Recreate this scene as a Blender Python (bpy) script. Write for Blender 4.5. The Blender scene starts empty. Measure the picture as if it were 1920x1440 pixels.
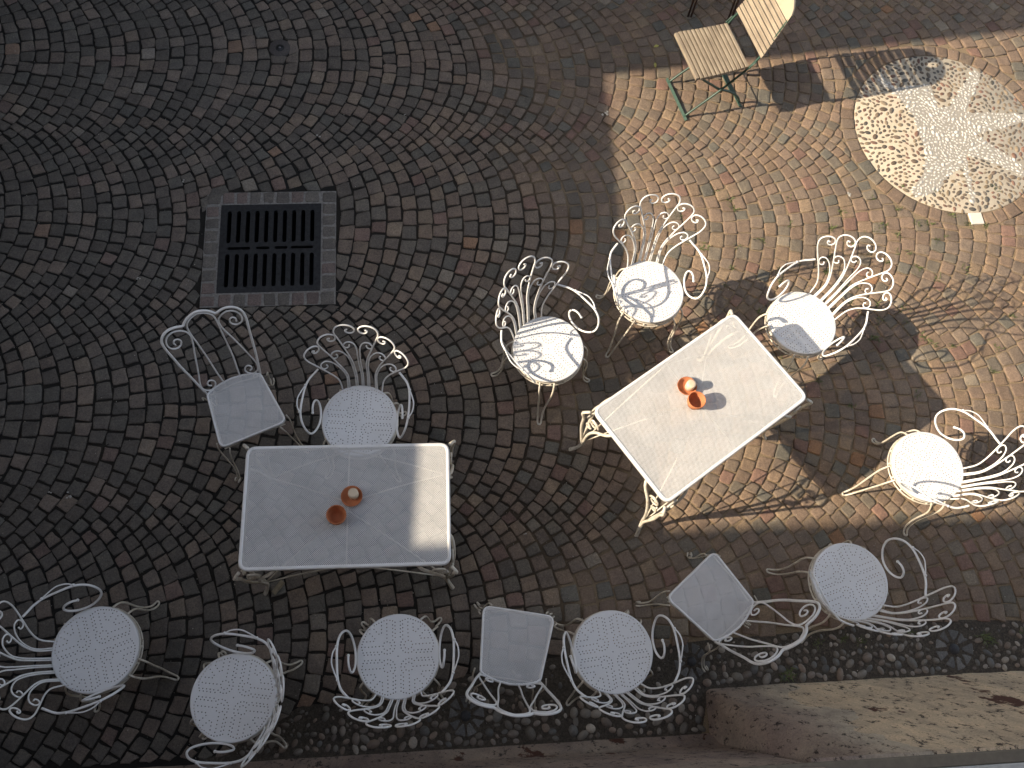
import bpy, math, random
import numpy as np
from mathutils import Vector, Matrix, noise
from mathutils.geometry import delaunay_2d_cdt
rnd = random.Random(7)
PI = math.pi
C = bpy.context.scene.collection
scene = bpy.context.scene

# ------------------------------------------------------------------ camera
CAM_H = 4.798
TILT, ROLL, YAW = 0.37349, -0.1968, -math.radians(13.6)
cam_data = bpy.data.cameras.new('camera')
cam = bpy.data.objects.new('camera', cam_data)
C.objects.link(cam)
scene.camera = cam
cam_data.sensor_width = 36.0
cam_data.lens = 36.0*1604/1920
cam_data.clip_start = 0.05
cam_data.clip_end = 400
s_, c_ = math.sin(TILT), math.cos(TILT)
view = Vector((0, s_, -c_)); up0 = Vector((0, c_, s_)); right0 = Vector((1, 0, 0))
cr, sr = math.cos(ROLL), math.sin(ROLL)
right = right0*cr - up0*sr
up = right0*sr + up0*cr
Rz = Matrix.Rotation(YAW, 3, 'Z')
right, up, view = Rz @ right, Rz @ up, Rz @ view
m3 = Matrix((right, up, -view)).transposed()
cam.matrix_world = Matrix.Translation((0, 0, CAM_H)) @ m3.to_4x4()

# ------------------------------------------------------------------ light
SUN_AZ = math.radians(7.7)      # direction the light travels, from +X to +Y
SUN_EL = math.radians(30.2)
ld = bpy.data.lights.new('sun', 'SUN')
ld.energy = 4.1
ld.angle = math.radians(0.5)
ld.color = (1.0, 0.85, 0.65)
sun = bpy.data.objects.new('sun', ld)
C.objects.link(sun)
d = Vector((math.cos(SUN_AZ)*math.cos(SUN_EL), math.sin(SUN_AZ)*math.cos(SUN_EL), -math.sin(SUN_EL)))
sun.rotation_euler = d.to_track_quat('-Z', 'Y').to_euler()
sun.location = (-8, -1, 9)
w = bpy.data.worlds.new('World')
scene.world = w
w.use_nodes = True
nt = w.node_tree
bg = nt.nodes['Background']
sky = nt.nodes.new('ShaderNodeTexSky')
sky.sky_type = 'NISHITA'
sky.sun_disc = False
sky.sun_elevation = SUN_EL
# sky sun_rotation is measured clockwise from +Y
sky.sun_rotation = math.atan2(-d.x, -d.y)
sky.air_density = 1.0
sky.dust_density = 1.5
hsv = nt.nodes.new('ShaderNodeHueSaturation')       # sky colour desaturated so the shade stays neutral
hsv.inputs['Saturation'].default_value = 0.60
nt.links.new(sky.outputs[0], hsv.inputs['Color'])
nt.links.new(hsv.outputs[0], bg.inputs[0])
bg.inputs[1].default_value = 0.15
scene.view_settings.view_transform = 'Standard'
scene.view_settings.look = 'None'
scene.view_settings.exposure = 1.17
scene.view_settings.gamma = 1.0

# ------------------------------------------------------------------ helpers
def tag(o, label=None, cat=None, group=None, kind=None):
    if label: o['label'] = label
    if cat: o['category'] = cat
    if group: o['group'] = group
    if kind: o['kind'] = kind
    return o

def empty(name, loc, rz=0.0):
    o = bpy.data.objects.new(name, None)
    C.objects.link(o)
    o.location = loc
    o.rotation_euler = (0, 0, rz)
    o.empty_display_size = 0.1
    return o

class MB:
    """collects vertices and faces for one mesh"""
    def __init__(s):
        s.v = []; s.f = []; s.col = []
    def add(s, vs, fs, col=None):
        n = len(s.v)
        s.v.extend([tuple(map(float, a)) for a in vs])
        s.f.extend([tuple(i+n for i in f) for f in fs])
        if col is not None: s.col.extend([col]*len(vs))
    def build(s, name, mat, parent=None, smooth=True, loc=None):
        me = bpy.data.meshes.new(name)
        me.from_pydata(s.v, [], s.f)
        if s.col and len(s.col) == len(s.v):
            at = me.color_attributes.new('stone_colour', 'FLOAT_COLOR', 'POINT')
            arr = np.ones((len(s.v), 4), np.float32)
            arr[:, :3] = np.array(s.col, np.float32)
            at.data.foreach_set('color', arr.ravel())
        if smooth:
            me.polygons.foreach_set('use_smooth', [True]*len(me.polygons))
        me.materials.append(mat)
        me.update()
        o = bpy.data.objects.new(name, me)
        C.objects.link(o)
        if parent: o.parent = parent
        if loc: o.location = loc
        return o

def catmull(P, sub=4, closed=False):
    P = [np.array(p, float) for p in P]
    n = len(P)
    if n < 3: return P
    out = []
    rng = range(n) if closed else range(n-1)
    for i in rng:
        p1 = P[i]; p2 = P[(i+1) % n]
        p0 = P[i-1] if (closed or i > 0) else 2*p1-p2
        p3 = P[(i+2) % n] if (closed or i+2 < n) else 2*p2-p1
        d01 = max(np.linalg.norm(p1-p0), 1e-6)**.5; d12 = max(np.linalg.norm(p2-p1), 1e-6)**.5; d23 = max(np.linalg.norm(p3-p2), 1e-6)**.5
        m1 = (p2-p1)+d12*((p1-p0)/d01-(p2-p0)/(d01+d12))
        m2 = (p2-p1)+d12*((p3-p2)/d23-(p3-p1)/(d12+d23))
        for k in range(sub):
            t = k/sub
            out.append((2*t**3-3*t*t+1)*p1+(t**3-2*t*t+t)*m1+(-2*t**3+3*t*t)*p2+(t**3-t*t)*m2)
    if not closed: out.append(P[-1])
    return out

def tube(mb, P, r, sides=7, sub=4, closed=False, rend=None, flat=None):
    """sweep a round rod along P (smoothed); r may be a list per smoothed point via rend=(r0,r1)"""
    Q = catmull(P, sub, closed) if sub > 1 else [np.array(p, float) for p in P]
    n = len(Q)
    T = []
    for i in range(n):
        a = Q[i-1] if (closed or i > 0) else Q[i]
        b = Q[(i+1) % n] if (closed or i+1 < n) else Q[i]
        t = b-a; T.append(t/max(np.linalg.norm(t), 1e-9))
    ref = np.array([0, 0, 1.0]) if abs(T[0][2]) < .9 else np.array([1.0, 0, 0])
    nrm = np.cross(T[0], ref); nrm /= np.linalg.norm(nrm)
    vs = []; fs = []
    for i in range(n):
        if i: 
            nrm = nrm-T[i]*np.dot(nrm, T[i]); nrm /= max(np.linalg.norm(nrm), 1e-9)
        bn = np.cross(T[i], nrm)
        rr = r if rend is None else rend[0]+(rend[1]-rend[0])*i/(n-1)
        for k in range(sides):
            a = 2*PI*k/sides
            vs.append(Q[i]+(nrm*math.cos(a)+bn*math.sin(a))*rr)
    m = n if closed else n-1
    for i in range(m):
        j = (i+1) % n
        for k in range(sides):
            l = (k+1) % sides
            fs.append((i*sides+k, i*sides+l, j*sides+l, j*sides+k))
    if not closed:
        vs.append(Q[0]-T[0]*r*.4); vs.append(Q[-1]+T[-1]*r*.4)
        a, b = len(vs)-2, len(vs)-1
        for k in range(sides):
            l = (k+1) % sides
            fs.append((a, l, k)); fs.append((b, (n-1)*sides+k, (n-1)*sides+l))
    mb.add(vs, fs)

def ball(mb, c, r, seg=8, rings=5, col=None, sc=(1, 1, 1), rot=0.0, half=False):
    vs = []; fs = []
    ca, sa = math.cos(rot), math.sin(rot)
    lo = 0.0 if half else -PI/2
    for i in range(rings+1):
        ph = PI/2-(PI/2-lo)*i/rings
        for k in range(seg):
            th = 2*PI*k/seg
            x, y, z = math.cos(ph)*math.cos(th)*sc[0]*r, math.cos(ph)*math.sin(th)*sc[1]*r, math.sin(ph)*sc[2]*r
            vs.append((c[0]+x*ca-y*sa, c[1]+x*sa+y*ca, c[2]+z))
    for i in range(rings):
        for k in range(seg):
            l = (k+1) % seg
            fs.append((i*seg+k, (i+1)*seg+k, (i+1)*seg+l, i*seg+l))
    mb.add(vs, fs, col)

def box(mb, c, s, rz=0.0, col=None, bev=0.0):
    """box with chamfered top edges when bev > 0"""
    hx, hy, hz = s[0]/2, s[1]/2, s[2]/2
    ca, sa = math.cos(rz), math.sin(rz)
    def P(x, y, z): return (c[0]+x*ca-y*sa, c[1]+x*sa+y*ca, c[2]+z)
    sq = [(-1, -1), (1, -1), (1, 1), (-1, 1)]
    lev = [(-hz, 0)]
    if bev: lev += [(hz-bev, 0), (hz, bev)]
    else: lev += [(hz, 0)]
    vs = [P(a*(hx-b), e*(hy-b), z) for z, b in lev for a, e in sq]
    fs = [(3, 2, 1, 0)]
    for i in range(len(lev)-1):
        for k in range(4):
            l = (k+1) % 4
            fs.append((i*4+k, i*4+l, (i+1)*4+l, (i+1)*4+k))
    n = (len(lev)-1)*4
    fs.append((n, n+1, n+2, n+3))
    mb.add(vs, fs, col)

def obox(mb, a, b, wdt, th, side):
    """flat bar from a to b; side = unit vector across its width"""
    a, b, side = np.array(a, float), np.array(b, float), np.array(side, float)
    t = b-a; t /= np.linalg.norm(t)
    side = side-t*np.dot(side, t); side /= np.linalg.norm(side)
    n = np.cross(t, side)
    vs = [q+side*wdt/2*u+n*th/2*v for q in (a, b) for u, v in ((-1, -1), (1, -1), (1, 1), (-1, 1))]
    mb.add(vs, [(0, 1, 2, 3), (7, 6, 5, 4), (0, 4, 5, 1), (1, 5, 6, 2), (2, 6, 7, 3), (3, 7, 4, 0)])

def plate(mb, outer, holes, z, thick=0.0, inhole=None, col=None):
    """flat plate with real holes"""
    vs = [Vector(p) for p in outer]; edges = [(i, (i+1) % len(outer)) for i in range(len(outer))]
    loops = [list(range(len(outer)))]
    for h in holes:
        n = len(vs); vs += [Vector(p) for p in h]
        edges += [(n+i, n+(i+1) % len(h)) for i in range(len(h))]
        loops.append(list(range(n, n+len(h))))
    ov, oe, of, _, _, _ = delaunay_2d_cdt(vs, edges, [], 1, 1e-7)
    hp = [np.array([tuple(q) for q in h]) for h in holes]
    cen = np.array([h.mean(0) for h in hp]) if hp else np.zeros((0, 2))
    rad = np.array([np.hypot(*(h-c).T).max() for h, c in zip(hp, cen)]) if hp else np.zeros(0)
    def inside(pt, poly):
        x, y = pt; r = False; n = len(poly); j = n-1
        for i in range(n):
            xi, yi = poly[i]; xj, yj = poly[j]
            if (yi > y) != (yj > y) and x < (xj-xi)*(y-yi)/(yj-yi)+xi: r = not r
            j = i
        return r
    keep = []; outer_np = np.array([tuple(q) for q in outer])
    for f in of:
        c = np.mean([tuple(ov[i]) for i in f], axis=0)
        bad = False
        if len(cen):
            for q in np.where(np.hypot(*(cen-c).T) < rad)[0]:
                if inside(c, hp[q]): bad = True; break
        if not bad and not inside(c, outer_np): bad = True
        if not bad: keep.append(tuple(f))
    pts = [(v.x, v.y, z) for v in ov]
    mb.add(pts, keep, col)
    if thick:
        for lp in loops:
            P = [vs[i] for i in lp]; n = len(P)
            mb.add([(q.x, q.y, z) for q in P]+[(q.x, q.y, z-thick) for q in P],
                   [(i, (i+1) % n, n+(i+1) % n, n+i) for i in range(n)], col)
    return

# ------------------------------------------------------------------ materials
def newmat(name):
    m = bpy.data.materials.new(name); m.use_nodes = True
    return m, m.node_tree, m.node_tree.nodes['Principled BSDF'], m.node_tree.nodes['Material Output']

def N(nt, t, **kw):
    n = nt.nodes.new(t)
    for k, v in kw.items(): setattr(n, k, v)
    return n

def noise_node(nt, coord, scale, detail=3, rough=.55, dist=0.0):
    n = N(nt, 'ShaderNodeTexNoise'); n.inputs['Scale'].default_value = scale
    n.inputs['Detail'].default_value = detail; n.inputs['Roughness'].default_value = rough
    n.inputs['Distortion'].default_value = dist
    if coord: nt.links.new(coord, n.inputs['Vector'])
    return n

def ramp(nt, inp, stops):
    r = N(nt, 'ShaderNodeValToRGB')
    el = r.color_ramp.elements
    while len(el) > 1: el.remove(el[-1])
    el[0].position = stops[0][0]; el[0].color = (*stops[0][1], 1)
    for p, c in stops[1:]:
        e = el.new(p); e.color = (*c, 1)
    nt.links.new(inp, r.inputs[0])
    return r

def mixc(nt, a, b, fac, mode='MIX'):
    m = N(nt, 'ShaderNodeMix', data_type='RGBA', blend_type=mode)
    for s, v in ((m.inputs[0], fac), (m.inputs[6], a), (m.inputs[7], b)):
        if isinstance(v, (int, float)): s.default_value = v
        elif isinstance(v, tuple): s.default_value = (*v, 1)
        else: nt.links.new(v, s)
    return m.outputs[2]

def bump(nt, h, strength, dist, bsdf):
    b = N(nt, 'ShaderNodeBump'); b.inputs['Strength'].default_value = strength; b.inputs['Distance'].default_value = dist
    nt.links.new(h, b.inputs['Height']); nt.links.new(b.outputs[0], bsdf.inputs['Normal'])
    return b

def coords(nt, which='Object'):
    return N(nt, 'ShaderNodeTexCoord').outputs[which]

def mat_paint(name, base, dirt, rough=.38, dirt_amt=.5, scale=14, chip=.73):
    m, nt, b, _ = newmat(name)
    oi = N(nt, 'ShaderNodeObjectInfo'); va = N(nt, 'ShaderNodeVectorMath', operation='ADD')
    mu0 = N(nt, 'ShaderNodeMath', operation='MULTIPLY'); mu0.inputs[1].default_value = 37.0
    nt.links.new(oi.outputs['Random'], mu0.inputs[0]); nt.links.new(coords(nt), va.inputs[0]); nt.links.new(mu0.outputs[0], va.inputs[1])
    co = va.outputs[0]                               # every piece has its own wear
    n1 = noise_node(nt, co, scale, 5, .65)
    r1 = ramp(nt, n1.outputs[0], [(.42, (0, 0, 0)), (.75, (1, 1, 1))])
    mul = N(nt, 'ShaderNodeMath', operation='MULTIPLY'); mul.inputs[1].default_value = dirt_amt
    nt.links.new(r1.outputs[0], mul.inputs[0])
    col = mixc(nt, base, dirt, mul.outputs[0])
    n3 = noise_node(nt, co, 75, 4, .6)
    r3 = ramp(nt, n3.outputs[0], [(chip, (0, 0, 0)), (chip+.025, (1, 1, 1))])
    col = mixc(nt, col, (.13, .07, .04), r3.outputs[0])
    nt.links.new(col, b.inputs['Base Color'])
    b.inputs['Roughness'].default_value = rough
    n2 = noise_node(nt, co, 160, 3)
    bump(nt, n2.outputs[0], .12, .001, b)
    return m

def mat_perforated(name, base, pitch, radius):
    """sheet metal pierced by a staggered lattice of round holes"""
    m, nt, b, out = newmat(name)
    co = coords(nt)
    def vm(op, a, bb=None):
        n = N(nt, 'ShaderNodeVectorMath', operation=op)
        for i, v in enumerate((a, bb)):
            if v is None: continue
            if isinstance(v, tuple): n.inputs[i].default_value = v
            else: nt.links.new(v, n.inputs[i])
        return n.outputs[0]
    flatc = vm('MULTIPLY', co, (1/pitch, 1/pitch, 0))
    ds = []
    for off in ((0, 0, 0), (.5, .5, 0)):
        a = vm('ADD', flatc, off)
        fr = vm('FRACTION', a)
        ce = vm('SUBTRACT', fr, (.5, .5, 0))
        ce = vm('MULTIPLY', ce, (1, 1, 0))
        ln = N(nt, 'ShaderNodeVectorMath', operation='LENGTH'); nt.links.new(ce, ln.inputs[0])
        ds.append(ln.outputs['Value'])
    mn = N(nt, 'ShaderNodeMath', operation='MINIMUM'); nt.links.new(ds[0], mn.inputs[0]); nt.links.new(ds[1], mn.inputs[1])
    lt = N(nt, 'ShaderNodeMath', operation='LESS_THAN'); nt.links.new(mn.outputs[0], lt.inputs[0]); lt.inputs[1].default_value = radius/pitch
    tr = N(nt, 'ShaderNodeBsdfTransparent'); mx = N(nt, 'ShaderNodeMixShader')
    nt.links.new(lt.outputs[0], mx.inputs[0]); nt.links.new(b.outputs[0], mx.inputs[1]); nt.links.new(tr.outputs[0], mx.inputs[2])
    nt.links.new(mx.outputs[0], out.inputs['Surface'])
    n1 = noise_node(nt, co, 9, 5, .65)
    r = ramp(nt, n1.outputs[0], [(.35, base), (.75, tuple(x*.82 for x in base))])
    nt.links.new(r.outputs[0], b.inputs['Base Color'])
    b.inputs['Roughness'].default_value = .42
    return m

WHITE = (.76, .755, .745)
M_white = mat_paint('white_enamel', WHITE, (.50, .46, .38), .35, .35)
M_cream = mat_paint('aged_white_enamel', (.62, .575, .49), (.30, .22, .13), .45, .6, 22, .66)
M_seat = mat_paint('seat_enamel', (.72, .715, .71), (.60, .59, .57), .36, .45, 7, .80)
M_perf_t = mat_perforated('perforated_white_sheet', (.64, .635, .625), .0088, .00205)
M_perf_s = mat_perforated('perforated_seat_sheet', WHITE, .0072, .0018)

def mat_stone(name, nscale=70, rough=.78, bstr=.5, amp=.28, spec=.35):
    m, nt, b, _ = newmat(name)
    at = N(nt, 'ShaderNodeAttribute', attribute_name='stone_colour')
    co = coords(nt)
    n1 = noise_node(nt, co, nscale, 6, .7)
    r1 = ramp(nt, n1.outputs[0], [(.28, (1-amp,)*3), (.72, (1+amp,)*3)])
    c = mixc(nt, at.outputs['Color'], r1.outputs[0], 1.0, 'MULTIPLY')
    n2 = noise_node(nt, co, 13, 4, .6)
    r2 = ramp(nt, n2.outputs[0], [(.3, (.80, .80, .82)), (.7, (1.16, 1.14, 1.1))])
    c = mixc(nt, c, r2.outputs[0], 1.0, 'MULTIPLY')
    nf = noise_node(nt, co, nscale*2.6, 3, .6)
    rf = ramp(nt, nf.outputs[0], [(.3, (1-amp*.8,)*3), (.7, (1+amp*.8,)*3)])
    c = mixc(nt, c, rf.outputs[0], 1.0, 'MULTIPLY')
    # pale mineral specks
    n3 = noise_node(nt, co, 420, 2, .5)
    r3 = ramp(nt, n3.outputs[0], [(.68, (0, 0, 0)), (.74, (1, 1, 1))])
    mu = N(nt, 'ShaderNodeMath', operation='MULTIPLY'); nt.links.new(r3.outputs[0], mu.inputs[0]); mu.inputs[1].default_value = .35
    c = mixc(nt, c, (.42, .38, .32), mu.outputs[0])
    nt.links.new(c, b.inputs['Base Color'])
    b.inputs['Roughness'].default_value = rough
    b.inputs['Specular IOR Level'].default_value = spec
    n4 = noise_node(nt, co, 55, 8, .72)
    bump(nt, n4.outputs[0], bstr, .006, b)
    return m

M_cobble = mat_stone('porphyry_cobble', 90, .85, .75, .34, .3)
M_pebble = mat_stone('river_pebble', 60, .6, .15, .15)

def mat_joint():
    m, nt, b, _ = newmat('joint_sand')
    co = coords(nt)
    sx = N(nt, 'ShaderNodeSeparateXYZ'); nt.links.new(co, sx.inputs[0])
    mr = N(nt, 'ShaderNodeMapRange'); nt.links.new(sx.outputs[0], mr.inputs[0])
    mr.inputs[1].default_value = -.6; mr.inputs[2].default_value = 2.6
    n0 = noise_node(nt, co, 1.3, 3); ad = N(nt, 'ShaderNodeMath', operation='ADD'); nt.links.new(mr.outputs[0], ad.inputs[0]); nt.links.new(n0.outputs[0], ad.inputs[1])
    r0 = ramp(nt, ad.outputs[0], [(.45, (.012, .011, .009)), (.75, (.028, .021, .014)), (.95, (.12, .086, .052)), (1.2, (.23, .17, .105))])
    n1 = noise_node(nt, co, 260, 4, .7)
    r1 = ramp(nt, n1.outputs[0], [(.3, (.55, .55, .55)), (.62, (1.2, 1.2, 1.2)), (.72, (3.2, 3, 2.7))])
    c = mixc(nt, r0.outputs[0], r1.outputs[0], 1.0, 'MULTIPLY')
    nt.links.new(c, b.inputs['Base Color']); b.inputs['Roughness'].default_value = .95
    n2 = noise_node(nt, co, 180, 5, .7)
    bump(nt, n2.outputs[0], .8, .01, b)
    return m
M_joint = mat_joint()

def mat_far():
    """outlying paving beyond the individually laid stones"""
    m, nt, b, _ = newmat('outlying_paving')
    co = coords(nt)
    v = N(nt, 'ShaderNodeTexVoronoi', feature='DISTANCE_TO_EDGE'); v.inputs['Scale'].default_value = 10
    nt.links.new(co, v.inputs['Vector'])
    v2 = N(nt, 'ShaderNodeTexVoronoi'); v2.inputs['Scale'].default_value = 10; nt.links.new(co, v2.inputs['Vector'])
    r = ramp(nt, v.outputs['Distance'], [(.03, (.02, .017, .013)), (.08, (.10, .085, .07))])
    c = mixc(nt, r.outputs[0], v2.outputs['Color'], .12, 'SOFT_LIGHT')
    nt.links.new(c, b.inputs['Base Color']); b.inputs['Roughness'].default_value = .9
    bump(nt, r.outputs[0], .6, .01, b)
    return m
M_far = mat_far()

def mat_simple(name, col, rough=.7, metallic=0.0, nscale=30, amp=.25, bs=.2, bd=.003):
    m, nt, b, _ = newmat(name)
    co = coords(nt)
    n = noise_node(nt, co, nscale, 5, .65)
    r = ramp(nt, n.outputs[0], [(.3, tuple(x*(1-amp) for x in col)), (.7, tuple(min(1, x*(1+amp)) for x in col))])
    nt.links.new(r.outputs[0], b.inputs['Base Color'])
    b.inputs['Roughness'].default_value = rough; b.inputs['Metallic'].default_value = metallic
    n2 = noise_node(nt, co, nscale*5, 4, .6)
    bump(nt, n2.outputs[0], bs, bd, b)
    return m

M_iron = mat_simple('cast_iron', (.024, .0245, .026), .5, .35, 40, .5, .5, .002)
M_pit = mat_simple('drain_shaft', (.006, .006, .006), .9)
M_mortar = mat_simple('grey_mortar', (.22, .205, .185), .95, 0, 60, .35, .6, .004)
M_terra = mat_simple('terracotta', (.46, .16, .065), .8, 0, 40, .14, .15, .001)
M_wax = mat_simple('pale_wax', (.62, .50, .36), .5, 0, 30, .06, .05, .001)
M_green = mat_simple('green_enamel', (.022, .058, .042), .4, 0, 60, .2, .1, .001)
M_brown = mat_simple('brown_enamel', (.05, .022, .012), .5, 0, 40, .3)
M_leaf = mat_simple('yellow_leaf', (.45, .40, .10), .7, 0, 60, .3)
M_weed = mat_simple('weed_green', (.085, .10, .03), .7, 0, 40, .5)
M_wood_shim = mat_simple('raw_wood', (.25, .21, .14), .8, 0, 60, .25)
M_cap = mat_simple('capstone', (.075, .065, .06), .85, 0, 70, .3, .5, .003)
M_bolt = mat_simple('worn_metal', (.18, .17, .18), .4, .6, 80, .4)
M_tile = mat_simple('white_marble', (.62, .58, .50), .5, 0, 20, .06)
M_cloth = mat_simple('beige_cloth', (.35, .28, .19), .9, 0, 20, .1)

def mat_wood():
    m, nt, b, _ = newmat('weathered_teak')
    co = coords(nt)
    mp = N(nt, 'ShaderNodeMapping'); mp.inputs['Scale'].default_value = (3, 60, 60); nt.links.new(co, mp.inputs[0])
    n = noise_node(nt, mp.outputs[0], 2.0, 6, .65)
    r = ramp(nt, n.outputs[0], [(.3, (.17, .135, .10)), (.5, (.27, .22, .165)), (.72, (.36, .30, .225))])
    n2 = noise_node(nt, co, 9, 3); r2 = ramp(nt, n2.outputs[0], [(.3, (.8, .78, .76)), (.7, (1.15, 1.15, 1.12))])
    c = mixc(nt, r.outputs[0], r2.outputs[0], 1.0, 'MULTIPLY')
    nt.links.new(c, b.inputs['Base Color']); b.inputs['Roughness'].default_value = .7
    bump(nt, n.outputs[0], .3, .002, b)
    return m
M_wood = mat_wood()
M_board = mat_simple('smooth_teak_board', (.40, .33, .235), .65, 0, 12, .08, .05, .001)

def mat_wall():
    """old stained plaster with horizontal-ish pitting and rusty patches"""
    m, nt, b, _ = newmat('stained_plaster')
    co = coords(nt)
    sx = N(nt, 'ShaderNodeSeparateXYZ'); nt.links.new(co, sx.inputs[0])
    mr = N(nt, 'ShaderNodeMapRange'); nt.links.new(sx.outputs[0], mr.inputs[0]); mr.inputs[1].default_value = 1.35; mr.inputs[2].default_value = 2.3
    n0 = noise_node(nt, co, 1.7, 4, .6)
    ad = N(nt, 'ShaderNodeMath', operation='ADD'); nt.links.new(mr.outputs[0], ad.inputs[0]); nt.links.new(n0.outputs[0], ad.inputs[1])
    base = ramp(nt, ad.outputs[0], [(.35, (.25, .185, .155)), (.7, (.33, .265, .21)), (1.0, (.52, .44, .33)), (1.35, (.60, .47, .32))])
    mp = N(nt, 'ShaderNodeMapping'); mp.inputs['Scale'].default_value = (1, 1, .55); nt.links.new(co, mp.inputs[0])
    n1 = noise_node(nt, mp.outputs[0], 6, 7, .7, .4)
    r1 = ramp(nt, n1.outputs[0], [(.3, (.62, .62, .66)), (.5, (1, 1, 1)), (.7, (1.3, 1.26, 1.2))])
    c = mixc(nt, base.outputs[0], r1.outputs[0], 1.0, 'MULTIPLY')
    n2 = noise_node(nt, mp.outputs[0], 26, 9, .78)
    r2 = ramp(nt, n2.outputs[0], [(.55, (0, 0, 0)), (.60, (1, 1, 1))])
    c = mixc(nt, c, (.035, .025, .02), r2.outputs[0])
    n3 = noise_node(nt, mp.outputs[0], 3.1, 5, .6)
    r3 = ramp(nt, n3.outputs[0], [(.64, (0, 0, 0)), (.66, (1, 1, 1))])
    c = mixc(nt, c, (.085, .032, .018), r3.outputs[0])
    n5 = noise_node(nt, co, 120, 4, .7)
    r5 = ramp(nt, n5.outputs[0], [(.3, (.75, .75, .75)), (.7, (1.25, 1.25, 1.25))])
    c = mixc(nt, c, r5.outputs[0], 1.0, 'MULTIPLY')
    nt.links.new(c, b.inputs['Base Color']); b.inputs['Roughness'].default_value = .92
    n4 = noise_node(nt, co, 45, 9, .75)
    bump(nt, n4.outputs[0], .7, .012, b)
    return m
M_wall = mat_wall()
M_facade = mat_simple('ochre_render', (.30, .24, .17), .9, 0, 6, .12, .3, .004)
M_roof = mat_simple('clay_roof_tiles', (.22, .09, .05), .85, 0, 12, .3, .4, .01)
M_shutter = mat_simple('shutter_green', (.05, .08, .05), .6)
M_glass = mat_simple('window_glass', (.03, .04, .05), .08, 0, 3, .1, .0, .001)
M_white_trim = mat_simple('white_sill_paint', (.50, .50, .48), .6, 0, 25, .12)
M_grey_trim = mat_simple('grey_sill_edge', (.17, .145, .11), .85, 0, 25, .15)

# ------------------------------------------------------------------ setting: ground with a hole for the drain
GX, GY, GA, GS = -1.030, 2.786, 0.0137, 0.626
def ground():
    mb = MB(); z = -.0085; h = GS/2-.012
    xs = [-60, -4.2, GX-h, GX+h, 5.4, 60]; ys = [-40, -.75, GY-h, GY+h, 7.2, 60]
    near, far = MB(), MB()
    for i in range(5):
        for j in range(5):
            if i == 2 and j == 2: continue
            t = near if (1 <= i <= 3 and 1 <= j <= 3) else far
            t.add([(xs[i], ys[j], z), (xs[i+1], ys[j], z), (xs[i+1], ys[j+1], z), (xs[i], ys[j+1], z)], [(0, 1, 2, 3)])
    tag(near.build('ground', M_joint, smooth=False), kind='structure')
    tag(far.build('outlying_ground', M_far, smooth=False), kind='structure')
ground()

CIR = np.array([3.648, 3.668]); CR = .672           # pebble mosaic
DISC = np.array([-1.035, 4.36]); DR = .088          # small round cap
WALL_R, WALL_L, XSTEP = .050, -.172, 1.385          # foot of the building
def strip_top(x):                                    # where the cobbles give way to pebbles
    t = min(1, max(0, (x+1.1)/2.6)); t2 = min(1, max(0, (x+1.15)/.4))
    return -.155+.195*t2+.27*t+.02*math.sin(3*x)*t2

PAL = [((.205, .152, .116), 38), ((.190, .150, .118), 32), ((.170, .147, .118), 12), ((.225, .165, .118), 12),
       ((.245, .185, .130), 4), ((.210, .135, .108), 6), ((.29, .17, .10), .7), ((.142, .134, .114), 6), ((.27, .23, .18), .8)]
tw = sum(a[1] for a in PAL)
def stone_colour(x, y):
    # stones vary at random; shade grey put into the left, sunlit warmth into the right
    warm = min(1, max(0, (x+1.6)/3.0))
    r = rnd.random()*tw; c = PAL[0][0]
    for cc, wt in PAL:
        r -= wt
        if r <= 0: c = cc; break
    if rnd.random() > .35+.65*warm: c = rnd.choice([(.138, .120, .099), (.130, .112, .093), (.142, .119, .098), (.128, .116, .096)])
    g = sum(c)/3; k = .55+.45*warm
    c = [g+(q-g)*k for q in c]
    f = rnd.uniform(.86, 1.13)
    return (c[0]*f*.91, c[1]*f*.88, c[2]*f*.84)

def hermite_outline(Q, seed):
    """quad -> 12 point rounded outline with slightly irregular sides"""
    out = []
    for i in range(4):
        p = Q[i]; a = Q[i-1]; b = Q[(i+1) % 4]
        r1, r2 = rnd.uniform(.16, .30), rnd.uniform(.16, .30)
        q1 = p+(a-p)*r1; q2 = p+(b-p)*r2
        cut = rnd.uniform(.02, .12)
        mid = p+((q1+q2)/2-p)*cut*2.2
        out += [q1, mid, q2]
    out = [o+np.array([rnd.gauss(0, .0017), rnd.gauss(0, .0017)]) for o in out]
    return np.array(out)

def add_stone(mb, Q, col, h=None, out=None):
    O = hermite_outline(Q, 0) if out is None else out
    n = len(O); c = O.mean(0)
    h = rnd.gauss(0, .0022) if h is None else h
    tx, ty = rnd.gauss(0, .022), rnd.gauss(0, .022)
    vs = []
    for s, z in ((.62, 0), (.90, -.0004), (.965, -.0020), (1.0, -.0065), (1.005, -.03)):
        for p in O:
            q = c+(p-c)*s
            zz = h+z+tx*(q[0]-c[0])+ty*(q[1]-c[1])
            if s < .9: zz += rnd.gauss(0, .0006)
            vs.append((q[0], q[1], zz))
    vs.append((c[0], c[1], h+.0006))
    fs = [tuple(range(0, 0))] if False else []
    for i in range(4):
        for k in range(n):
            l = (k+1) % n
            fs.append((i*n+k, (i+1)*n+k, (i+1)*n+l, i*n+l))
    for k in range(n): fs.append((len(vs)-1, k, (k+1) % n))
    mb.add(vs, fs, col)

def warp(x, y):
    v = noise.noise_vector(Vector((x*.55, y*.55, 3.1)))
    v2 = noise.noise_vector(Vector((x*2.1, y*2.1, 9.1)))
    return np.array([x+.075*v.x+.014*v2.x, y+.06*v.y+.014*v2.y])

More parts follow.
